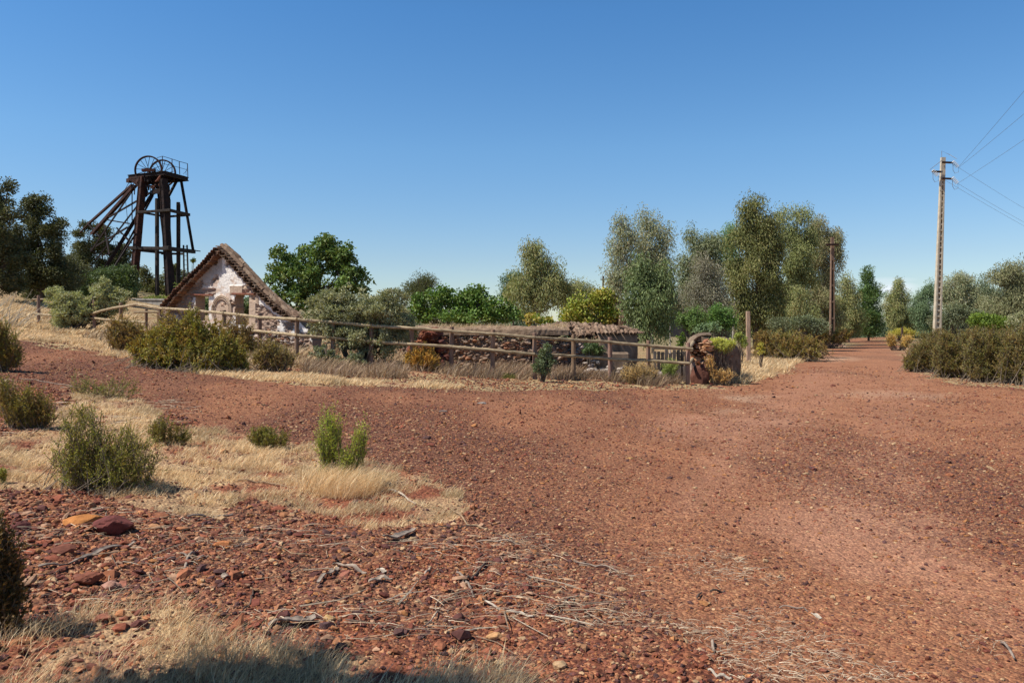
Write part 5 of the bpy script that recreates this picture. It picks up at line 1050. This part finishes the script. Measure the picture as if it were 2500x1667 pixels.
plant('pine_tree', 'small dark pine touching the left side of the olive eucalyptus', 'tree', 'pine', 68, [(1170, 650, 14, 14), (1178, 670, 20, 20), (1185, 640, 12, 10), (1165, 680, 18, 18)], base=1175, ls=.8)
plant('scrub', 'grey green scrub line behind the ivy', 'bush', 'euc', 66, [(1330, 665, 28, 20), (1355, 680, 28, 24), (1310, 690, 30, 24)], part=('stems', 'foliage'), stems=5)
plant('eucalyptus_tree', 'airy grey eucalyptus leaning over the small ruined house', 'tree', 'euc_grey', 50, [(1430, 520, 18, 32), (1425, 570, 26, 40), (1445, 610, 38, 45), (1425, 650, 36, 40), (1450, 560, 20, 35), (1405, 640, 20, 22)], base=1445)
plant('eucalyptus_tree', 'tall grey green eucalyptus with two pointed tops', 'tree', 'euc_grey', 52, [(1488, 515, 22, 30), (1510, 545, 28, 35), (1490, 580, 36, 45), (1525, 600, 24, 45), (1470, 560, 22, 35), (1500, 640, 45, 45), (1530, 650, 20, 45), (1510, 710, 45, 40), (1550, 700, 22, 34)], base=1500)
plant('eucalyptus_tree', 'dense dark green drooping eucalyptus, nearest one behind the rounded wall', 'tree', 'euc_dark', 36, [(1480, 640, 36, 38), (1500, 690, 48, 48), (1460, 700, 40, 45), (1520, 650, 25, 35), (1490, 740, 45, 35), (1530, 720, 22, 35), (1475, 610, 20, 18)], base=1492, ls=.85, pal=[(.075, .095, .035), (.055, .072, .028), (.10, .115, .045), (.06, .085, .032)])
plant('eucalyptus_tree', 'mid height eucalyptus with twin tops left of the tallest', 'tree', 'euc', 58, [(1592, 545, 14, 22), (1632, 560, 24, 28), (1600, 590, 34, 40), (1640, 600, 26, 42), (1590, 640, 34, 45), (1620, 670, 45, 45), (1575, 610, 18, 25), (1610, 725, 48, 36), (1585, 690, 30, 40)], base=1610, pal=[(.095, .11, .058), (.075, .092, .045), (.12, .12, .065)])
plant('grey_shrub_tree', 'brownish grey twiggy small tree under the twin topped eucalyptus', 'tree', 'euc_grey', 44, [(1620, 640, 42, 40), (1650, 660, 34, 38), (1600, 680, 36, 34), (1640, 700, 45, 25)], base=1635, pal=[(.105, .095, .065), (.125, .11, .08), (.085, .085, .05)], ls=.8, cover=2.2)
plant('eucalyptus_tree', 'tallest eucalyptus, dense and dark on its right side', 'tree', 'euc_dark', 56, [(1718, 480, 20, 32), (1735, 510, 36, 38), (1712, 550, 38, 45), (1765, 560, 34, 48), (1730, 610, 58, 50), (1780, 620, 26, 55), (1745, 680, 58, 55), (1700, 650, 30, 45), (1785, 690, 20, 45), (1765, 510, 18, 22), (1720, 725, 45, 34), (1765, 730, 40, 32), (1740, 470, 14, 18)], base=1735)
plant('eucalyptus_tree', 'light green eucalyptus tucked behind the left of the tallest', 'tree', 'euc', 66, [(1680, 545, 22, 24), (1672, 580, 20, 30), (1690, 620, 24, 40)], base=1685, pal=[(.085, .13, .055), (.07, .11, .045)])
plant('eucalyptus_tree', 'yellow green eucalyptus right of the tallest', 'tree', 'euc', 64, [(1830, 495, 26, 22), (1820, 540, 34, 40), (1848, 560, 30, 40), (1825, 600, 40, 50), (1815, 660, 40, 50), (1850, 640, 30, 50), (1795, 500, 14, 20), (1830, 715, 45, 42), (1805, 740, 30, 30)], base=1828, pal=[(.12, .13, .045), (.10, .112, .04), (.14, .135, .055), (.085, .10, .04)])
plant('eucalyptus_tree', 'eucalyptus with reddish tinge directly behind the crossarm pole', 'tree', 'euc', 74, [(1875, 530, 26, 26), (1895, 560, 30, 34), (1880, 600, 36, 45), (1905, 630, 24, 45), (1885, 680, 40, 50), (1918, 545, 16, 22), (1922, 590, 12, 26), (1885, 735, 38, 32), (1915, 720, 22, 34)], base=1890, pal=[(.12, .115, .055), (.10, .105, .045), (.145, .115, .06)])
plant('eucalyptus_sapling', 'slim sapling with pale trunk under the yellow green eucalyptus', 'tree', 'euc', 50, [(1835, 690, 16, 24), (1828, 712, 18, 18)], base=1836, ls=.8, trunk_top=.9)
plant('eucalyptus_tree', 'soft green eucalyptus between crossarm pole and conifer', 'tree', 'euc', 90, [(1945, 650, 18, 22), (1950, 690, 30, 38), (1930, 700, 25, 40), (1965, 720, 24, 40), (1940, 740, 34, 30)], base=1950, ls=1.1)
plant('conifer', 'pointed dark green conifer standing left of the far road', 'tree', 'pine', 100, [(1993, 625, 7, 14), (1992, 645, 17, 18), (1998, 668, 27, 22), (1993, 695, 38, 28), (2003, 725, 36, 30), (1980, 735, 42, 34)], base=1995, ls=1.3, pal=[(.06, .095, .028), (.045, .075, .022), (.08, .11, .034)])
for (lab, D, lb, pal, s_) in [
 ('grey green eucalyptus just right of the far road', 105, [(2070, 675, 22, 20), (2065, 705, 32, 32), (2050, 728, 25, 32), (2088, 735, 28, 32), (2068, 650, 12, 12)], None, 'euc'),
 ('darker green tree left of the ladder pole base', 95, [(2120, 680, 22, 20), (2135, 665, 15, 16), (2115, 710, 30, 32), (2135, 730, 30, 28)], [(.06, .088, .042), (.075, .10, .05)], 'euc'),
 ('round grey eucalyptus right behind the ladder pole', 80, [(2190, 655, 25, 22), (2225, 655, 28, 26), (2200, 690, 40, 32), (2235, 700, 34, 34), (2175, 680, 20, 24)], None, 'euc_grey'),
 ('grey green tree in the middle of the right hand woods', 84, [(2265, 665, 24, 24), (2285, 690, 28, 34), (2255, 720, 36, 26)], [(.09, .105, .06), (.07, .085, .045)], 'euc'),
 ('tallest olive tree at the right edge of the picture', 72, [(2305, 630, 26, 30), (2330, 640, 24, 34), (2320, 680, 36, 42), (2350, 670, 24, 45), (2300, 710, 34, 36), (2345, 610, 10, 16), (2340, 730, 36, 30)], [(.10, .105, .052), (.08, .085, .04), (.12, .11, .06)], 'euc')]:
    plant('eucalyptus_tree', lab, 'tree', s_, D, lb, pal=pal, ls=1.25, cover=3.6)
plant('round_bush', 'dark grey green bush at the foot of the ladder pole', 'bush', 'bush', 44, [(2200, 720, 34, 22), (2175, 735, 30, 16), (2235, 728, 26, 20), (2150, 740, 20, 12)], part=('stems', 'foliage'), stems=8, pal=[(.085, .095, .05), (.065, .078, .038), (.11, .115, .07)])
plant('round_bush', 'bright lime green bush on the right behind the heath', 'bush', 'lime', 38, [(2275, 738, 36, 20), (2255, 735, 26, 16), (2300, 745, 30, 18)], part=('stems', 'foliage'), stems=8, ls=1.2)
plant('round_bush', 'olive grey bush at the right edge beside the lime green one', 'bush', 'olive', 36, [(2340, 735, 28, 24), (2352, 755, 26, 20)], part=('stems', 'foliage'), stems=6, ls=1.8)
plant('round_bush', 'rich green bush right of the dark shed', 'bush', 'bush', 40, [(1600, 725, 28, 24), (1590, 745, 26, 16), (1565, 735, 14, 14)], part=('stems', 'foliage'), stems=6, pal=[(.075, .12, .03), (.06, .095, .026), (.09, .13, .04)])
plant('round_bush', 'dense green bush under the tallest eucalyptus', 'bush', 'bush', 41, [(1650, 722, 28, 22), (1670, 740, 28, 18), (1640, 742, 24, 14)], part=('stems', 'foliage'), stems=6, pal=[(.055, .105, .022), (.07, .12, .028)])
plant('round_bush', 'silvery green bush above the vault top', 'bush', 'bush', 30, [(1640, 752, 26, 14), (1615, 758, 18, 10)], part=('stems', 'foliage'), stems=5, pal=[(.085, .12, .055), (.07, .10, .045)], ls=.9)
plant('round_bush', 'yellow green weeds just left of the tall squared post', 'bush', 'yellow', 33, [(1698, 775, 14, 14), (1708, 790, 10, 10)], part=('stems', 'foliage'), stems=4, ls=.8, pal=[(.18, .20, .05), (.14, .16, .04)])
plant('round_bush', 'yellow sprigs between the tall squared post and the heath bush', 'bush', 'yellow', 30, [(1750, 800, 10, 14)], part=('stems', 'foliage'), stems=3, ls=.7)
plant('round_bush', 'yellow flowering bush on the verge where the road narrows', 'bush', 'yellow', 72, [(2070, 762, 20, 8), (2055, 766, 16, 6), (2090, 765, 12, 6)], part=('stems', 'foliage'), stems=4)
plant('round_bush', 'mixed grey green bush under the yellow green eucalyptus', 'bush', 'bush', 44, [(1790, 745, 30, 18), (1850, 742, 34, 18), (1880, 750, 24, 16)], part=('stems', 'foliage'), stems=6, pal=[(.10, .105, .06), (.075, .09, .045)])
shrub('heath_bush', 'wide brown and olive heath bush between squared post and crossarm pole', 'bush', [(1770, 785, 42, 28), (1815, 790, 50, 32), (1860, 795, 36, 28), (1800, 812, 50, 16), (1845, 812, 40, 14), (1750, 770, 20, 16)], (1815, 829), 420, 14, 9, .085, .030, OLIVE+BROWNY, sprig=(.14, .34), r0=.012)
shrub('heath_bush', 'low brown heath along the left road edge below the crossarm pole', 'bush', [(1885, 772, 26, 14), (1940, 765, 22, 10), (1860, 765, 30, 14)], (1890, 783), 200, 10, 8, .12, .05, BROWNY+OLIVE, D=64, sprig=(.2, .5), r0=.02)
HL = ['left rounded end of the brown heath hedge by the road', 'second brown heath mound from the road, olive tipped', 'tall brown heath mound in the middle of the right hedge', 'dark heath mound at the right edge of the picture', 'low olive front of the heath hedge beside the road bend']
HB = [([(2112, 812, 30, 28), (2143, 806, 36, 32), (2100, 835, 24, 18), (2140, 838, 34, 16)], (2125, 860), 30),
      ([(2180, 812, 40, 30), (2215, 818, 36, 30), (2190, 845, 42, 20), (2172, 782, 12, 20)], (2195, 872), 26.5),
      ([(2255, 808, 40, 38), (2290, 815, 40, 36), (2265, 855, 44, 24), (2282, 772, 13, 22), (2240, 778, 10, 18)], (2270, 880), 24.5),
      ([(2335, 814, 42, 36), (2380, 818, 60, 42), (2322, 775, 10, 18), (2352, 772, 12, 22), (2340, 855, 48, 26), (2420, 840, 60, 40)], (2350, 885), 23.5),
      ([(2150, 775, 40, 18), (2230, 772, 50, 18), (2310, 775, 50, 20)], (2230, 800), 33)]
for lab, (lb, bs, D) in zip(HL, HB): shrub('heath_bush', lab, 'bush', lb, bs, 330, 14, 9, .062, .022, [tuple(np.array(c_)*k_) for c_, k_ in zip(BROWNY[:3]+OLIVE+[(.10, .105, .055), (.085, .09, .05)], (.8, .72, .7, .72, .72, .75, .7, .9, .9))], D=D, sprig=(.12, .34), r0=.010, group='heath bushes right of the road')
shrub('heath_bush', 'straw brown weeds on the verge beside the short dark stake', 'weed', [(2045, 775, 12, 8), (2085, 778, 14, 8)], (2060, 784), 90, 8, 6, .10, .03, [(.28, .2, .1), (.22, .17, .08)], D=58, sprig=(.15, .35), r0=.015)
# far woods closing the horizon: one tree each
far = [(-60, 640), (330, 700), (470, 690), (540, 690), (600, 690), (880, 705), (930, 700), (1130, 700), (1200, 705), (1330, 700), (1390, 690), (1560, 690), (1660, 700), (1700, 690), (1780, 690), (1860, 690), (1925, 705), (1965, 715), (2035, 735), (2075, 725), (2110, 715), (2150, 705), (2210, 700), (2260, 700), (2310, 695), (2360, 690), (2420, 690)]
names = ['far tree filling the left edge behind the oaks', 'far tree low behind the concrete wall', 'far tree hidden behind the gable apex', 'far tree behind the right slope of the gable', 'far tree behind the foot of the broadleaf tree', 'far tree behind the big grey green bush', 'far tree under the low pine', 'far tree behind the fig thicket', 'far tree behind the small dark pine', 'far tree behind the scrub line by the ivy', 'far tree behind the small ruined house', 'far tree behind the dark shed', 'far tree between twin topped and tallest eucalyptus', 'far tree behind the trunk of the tallest eucalyptus', 'far tree right of the tallest eucalyptus trunk', 'far tree behind the slim sapling', 'far tree behind the crossarm pole', 'far tree behind the conifer', 'far tree closing the end of the road', 'far tree right of the end of the road', 'far tree left of the ladder pole', 'far tree behind the ladder pole', 'far tree right of the ladder pole', 'far tree above the lime green bush', 'far tree left of the olive tree at the right edge', 'far tree at the right edge of the woods', 'far tree just past the right edge']
for i, (u, v) in enumerate(far):
    D = 125+9*(i % 4); plant('far_tree', names[i], 'tree', 'euc', D, [(u-18, (v+790)/2, 24, (790-v)/2), (u+16, (v+798)/2, 24, (785-v)/2), (u, v+14, 14, 12), (u, 765, 30, 24)], base=u, group='far woods', ls=2.0, cover=2.6, pal=[(.075, .095, .05), (.09, .105, .06), (.06, .08, .04)])
# shade tree just outside the lower left of the picture
plant('shade_tree', 'leafy tree outside the frame shading the bottom left corner', 'tree', 'oak', 2.52, [(-1026, -628, 480, 190), (-800, -610, 200, 130), (-1350, -600, 300, 190)], base=-1500, depth=.45, ls=.8, cover=6)

# ================================================================== rocks, sticks and litter of the foreground
def rock(u, v, r3, label, col, seed, rot=0):
    q = G(u, v); return boulder('rock', (q[0], q[1], q[2]+r3[2]*.35), r3, label, 'rock', col, seed, None, .28, ICO3, rot)
rock(192, 1203, (.15, .10, .05), 'flat orange rock beside the dark red lump', (.48, .20, .06), 41)
rock(262, 1218, (.135, .09, .08), 'largest dark red rock in the left foreground', (.15, .045, .038), 42)
rock(45, 1216, (.06, .05, .04), 'small dark rock near the left edge, left of the orange one', (.12, .04, .035), 43)
rock(355, 1212, (.055, .04, .02), 'pale tan stone right of the largest dark red rock', (.46, .24, .12), 44)
rock(510, 1252, (.085, .05, .022), 'flat bright orange rock in the middle of the red rubble', (.45, .18, .07), 45)
rock(205, 1335, (.08, .05, .04), 'rust brown rock above the bottom left grass', (.22, .08, .05), 46)
rock(255, 1350, (.06, .04, .03), 'pinkish stone beside the rust brown rock', (.36, .20, .15), 47)
rock(305, 1378, (.07, .04, .02), 'flat orange tan stone at the top edge of the bottom grass', (.45, .22, .11), 48)
rock(757, 1425, (.035, .03, .025), 'pale yellow stone right of the bottom grass', (.55, .36, .16), 49)
rock(748, 1443, (.05, .035, .03), 'dark purple stone under the pale yellow one', (.10, .055, .055), 50)
rock(1135, 1463, (.040, .025, .022), 'yellow tan stone low in the centre foreground', (.52, .30, .14), 51)
rock(1285, 1530, (.035, .03, .022), 'pale cream stone near the bottom edge', (.55, .38, .22), 52)
rock(1448, 1053, (.045, .03, .012), 'flat yellow stone alone on the gravel road', (.55, .33, .14), 53)
rock(150, 1268, (.085, .05, .035), 'brown rock left of the long bark strip', (.20, .075, .05), 54)
rock(115, 1240, (.07, .05, .03), 'brown orange stone between two sticks at the left', (.28, .12, .07), 56)
rock(728, 858, (.14, .09, .055), 'dark grey stone on the golden grass strip', (.07, .065, .07), 55)
rock(1018, 945, (.08, .05, .02), 'grey stone on the gravel path, nearer of two', (.26, .22, .20), 57)
rock(1105, 927, (.09, .05, .025), 'light grey flat stone on the gravel path', (.34, .31, .28), 58)
rock(640, 1170, (.06, .035, .018), 'red stone at the near edge of the golden grass', (.30, .10, .06), 59)
WC = {'g': (.30, .25, .21), 'd': (.13, .095, .075), 'w': (.52, .46, .38), 't': (.38, .27, .17), 'p': (.38, .31, .25)}
def stick(pts, r, c, label, cat='stick', flat=1.0, lift=.006, name='stick'):
    r = r*.62; P_ = [Vector(G(u, v)) for u, v in pts]; Q = []; rr_ = random.Random(int(pts[0][0]*7+pts[0][1]))
    for a, b in zip(P_[:-1], P_[1:]):
        for k in range(5): q = a.lerp(b, k/5); Q.append(Vector((q.x+rr_.gauss(0, .002), q.y+rr_.gauss(0, .003), float(surfZ(q.x, q.y, 0))+r*.7+lift+.008*math.sin(k))))
    q = P_[-1]; Q.append(Vector((q.x, q.y, float(surfZ(q.x, q.y, 0))+r*.7+lift))); mb = MB(); n_ = len(Q)
    for i, q in enumerate(Q): pass
    rad = [r*(.45+.55*math.sin(math.pi*min(1, max(0, (i+1.2)/(n_+1))))**.5)*rr_.uniform(.85, 1.15) for i in range(n_)]
    if flat == 1.0: mb.tube(Q, rad, 7, col=WC[c])
    else:                                                # curled bark strip
        vs = []; fs = []
        for i, q in enumerate(Q):
            d = (Q[min(i+1, n_-1)]-Q[max(i-1, 0)]).normalized(); s_ = d.cross(Vector((0, 0, 1))).normalized(); w = rad[i]*flat
            tw = .5*math.sin(i*.5+Q[0].x*5)
            for (a, h_) in ((-1, .35), (-.5, .05), (0, 0), (.5, .06), (1, .4)): vs.append(q+s_*a*w+Vector((0, 0, h_*w*.8+a*tw*w*.5)))
            for (a, h_) in ((1, .4), (.5, .06), (0, 0), (-.5, .05), (-1, .35)): vs.append(q+s_*a*w+Vector((0, 0, h_*w*.8+a*tw*w*.5+.006)))
        for i in range(n_-1):
            for k in range(10): fs.append((i*10+k, i*10+(k+1) % 10, (i+1)*10+(k+1) % 10, (i+1)*10+k))
        mb.add(vs, fs, WC[c])
    return tag(mb.build(name, M['wood']), label, cat)
stick([(90, 1308), (170, 1300), (215, 1278), (310, 1245)], .016, 'g', 'long grey bark strip lying left of the centre rubble', 'bark strip', 1.6, name='bark_strip')
stick([(60, 1262), (110, 1248), (150, 1228)], .009, 'd', 'thin dark stick left of the orange rock')
stick([(420, 1320), (432, 1285), (455, 1262)], .013, 'p', 'forked driftwood root, upper arm', name='driftwood')
stick([(378, 1290), (415, 1278), (455, 1290), (478, 1278)], .009, 'g', 'grey twig crossing the forked driftwood')
stick([(510, 1328), (535, 1322), (560, 1318)], .020, 'p', 'short split grey wood chip with dark side', 'wood chip', 1.5, name='wood_chip')
stick([(630, 1258), (680, 1275), (735, 1274)], .0065, 't', 'pale curved twig below the golden grass')
stick([(480, 1252), (545, 1258), (600, 1250)], .006, 'g', 'thin straight twig above the orange rock')
stick([(880, 1245), (915, 1238), (952, 1218)], .030, 'g', 'broad splintered bark slab at the tip of the grass', 'bark slab', 1.3, name='bark_slab')
stick([(890, 1128), (915, 1133), (955, 1155)], .014, 'w', 'bleached white curved branch lying in the golden grass', name='branch')
stick([(1040, 1180), (1080, 1205), (1120, 1218)], .012, 't', 'brown straight branch at the right tip of the grass', name='branch')
stick([(1000, 1210), (1060, 1208), (1120, 1212)], .008, 'd', 'dark thin branch just below the brown straight one', name='branch')
stick([(765, 1300), (795, 1310), (840, 1325)], .013, 'p', 'pale curved bark strip right of centre rubble', 'bark strip', 1.5, name='bark_strip')
stick([(732, 1345), (760, 1325), (775, 1310)], .018, 'g', 'grey bark strip forming an angle with the pale curved one', 'bark strip', 1.3, name='bark_strip')
stick([(848, 1349), (875, 1342), (900, 1344)], .018, 'p', 'smooth grey wood piece under the white shard', 'wood chip', 1.5, name='wood_chip')
stick([(868, 1312), (886, 1321)], .013, 'w', 'small bright white shard on the red ground', 'shard', 1.5, name='shard')
stick([(975, 1322), (987, 1310)], .013, 'p', 'short pale cylinder of wood right of the white shard', 'wood chip', name='wood_chip')
stick([(1060, 1345), (1095, 1318), (1130, 1288)], .012, 'd', 'dark diagonal twig pointing up right in the centre')
stick([(1050, 1322), (1075, 1345), (1090, 1372)], .012, 'g', 'grey twisted twig crossing the dark diagonal one')
stick([(1095, 1240), (1150, 1248), (1195, 1258)], .009, 'p', 'pale stick lying near the tip of the golden grass')
stick([(1112, 1386), (1160, 1405), (1225, 1425)], .011, 'w', 'longest bleached curved stick in the centre foreground')
stick([(1265, 1412), (1300, 1392), (1330, 1372)], .008, 'd', 'dark curved twig right of the bleached stick')
stick([(1320, 1296), (1380, 1303), (1442, 1318)], .008, 'p', 'pale straight twig right of centre')
stick([(1630, 1365), (1665, 1358)], .011, 'd', 'short dark stick in the twig litter at right of centre')
stick([(1600, 1378), (1612, 1365)], .008, 'd', 'short dark twig left of the short dark stick')
stick([(1790, 1395), (1840, 1400), (1862, 1405)], .007, 'g', 'thin grey twig ending at a white chip')
stick([(1866, 1406), (1885, 1420)], .014, 'w', 'white chip on the road at lower right', 'wood chip', 1.5, name='wood_chip')
stick([(1628, 1540), (1650, 1552), (1680, 1560)], .012, 'w', 'cream coloured stick at the bottom edge')
stick([(1635, 1478), (1640, 1500)], .011, 'p', 'short grey upright lying wood piece low in the centre', 'wood chip', name='wood_chip')
stick([(2300, 1480), (2330, 1520)], .010, 'g', 'grey twig in the bottom right corner')
stick([(540, 1108), (600, 1112), (680, 1120)], .010, 't', 'brown stick lying across the golden grass between the shrubs')
stick([(430, 1193), (490, 1187), (535, 1182)], .013, 'g', 'flat grey stick at the near edge of the golden grass')
stick([(620, 1448), (660, 1440), (725, 1430)], .030, 'g', 'broad weathered plank piece in the bottom grass', 'plank', 1.3, name='plank_piece')
stick([(560, 1400), (575, 1375), (582, 1360)], .009, 'd', 'dark twig standing up from a charred knot')
stick([(40, 870), (110, 880), (200, 892), (330, 905)], .009, 'p', 'grey fallen branch on the path edge at the left', name='branch')
# fine litter: straw bits and thin twigs nobody could count
r_ = np.random.default_rng(60)
def litter(name, poly, n_, L0, L1, r, pal, label, seed):
    P_ = region(poly); r_ = np.random.default_rng(seed); x0, y0 = P_.min(0); x1, y1 = P_.max(0); x = r_.uniform(x0, x1, n_*4); y = np.exp(r_.uniform(np.log(y0), np.log(y1), n_*4)); k = inside(P_, x, y) & (r_.random(n_*4) < sst(.38, .62, fbm(x*1.5, y*1.5, 3, seed))); x, y = x[k][:n_], y[k][:n_]; N = len(x)
    rd = masks(x, y)[0].astype(float); z = surfZ(x, y, rd)+.008; a = r_.normal(-.2, 1.0, N); L = r_.uniform(L0, L1, N)
    A_ = np.stack([x, y, z+.004], 1); B_ = np.stack([x+np.cos(a)*L, y+np.sin(a)*L, z+r_.uniform(0, .012, N)], 1); mid_ = (A_+B_)/2+np.stack([r_.normal(0, .06, N)*L, r_.normal(0, .08, N)*L, np.full(N, .004)], 1)
    Vv, Ff = tubes_np(A_, B_, r*r_.uniform(.6, 1.4, N), r*.4*np.ones(N), 3, mid_); c = np.array(pal)[r_.integers(0, len(pal), N)]*r_.uniform(.8, 1.2, (N, 1))
    return tag(mesh_np(name, Vv, Ff, M['pebble'], None, np.repeat(c, 6, 0)), label, 'litter', kind='stuff')
LP = [(.50, .38, .26), (.40, .30, .21), (.28, .20, .15), (.60, .50, .37)]
litter('twig_litter', [(1100, 1230), (1400, 1210), (1700, 1280), (2050, 1380), (2300, 1480), (2330, 1568), (1700, 1568), (1500, 1450), (1100, 1420)], 1500, .02, .09, .0017, LP, 'straw and twig bits scattered on the road in the lower right', 61)
litter('twig_litter', [(0, 1130), (500, 1190), (900, 1225), (1250, 1230), (1350, 1450), (800, 1480), (500, 1400), (0, 1420)], 800, .03, .18, .0023, LP+[(.16, .12, .09), (.2, .14, .1)], 'twigs and bark bits scattered on the red rubble at lower left', 62)
litter('twig_litter', [(150, 1190), (500, 1200), (900, 1225), (1250, 1230), (1400, 1450), (900, 1470), (560, 1400), (0, 1420)], 55, .12, .42, .0045, [(.34, .27, .2), (.24, .18, .13), (.42, .36, .28), (.16, .12, .09)], 'longer thin sticks lying about the red rubble', 66)
litter('twig_litter', [(0, 870), (350, 900), (500, 960), (250, 1000), (0, 1000)], 500, .05, .25, .004, LP, 'thin fallen twigs among the shrubs at the left', 63)
# larger broken rubble on the bare ground at lower left
P_ = region([(-100, 1130), (120, 1130), (290, 1170), (500, 1195), (680, 1165), (900, 1230), (1150, 1200), (1400, 1568), (0, 1568), (-100, 1450)]); r_ = np.random.default_rng(64)
x = r_.uniform(P_[:, 0].min(), P_[:, 0].max(), 30000); y = np.exp(r_.uniform(np.log(P_[:, 1].min()), np.log(P_[:, 1].max()), 30000)); k = inside(P_, x, y) & (r_.random(30000) < .08+.5*sst(-1, -3.2, x)); x, y = x[k][:3000], y[k][:3000]
R = np.clip(.014*np.exp(r_.normal(0, .5, len(x))), .008, .055); Vv, Ff, Cc = stones(np.stack([x, y, surfZ(x, y, 0)+R*.15], 1), R, .5, .34, ICO0, None, 65, np.array([(.28, .09, .05), (.20, .065, .045), (.36, .14, .07), (.42, .19, .09), (.15, .06, .05), (.30, .12, .08), (.46, .28, .18)]))
tag(mesh_np('rubble', Vv, Ff, M['stone'], None, Cc), 'broken red and orange rubble over the bare ground at lower left', 'rubble', kind='stuff')
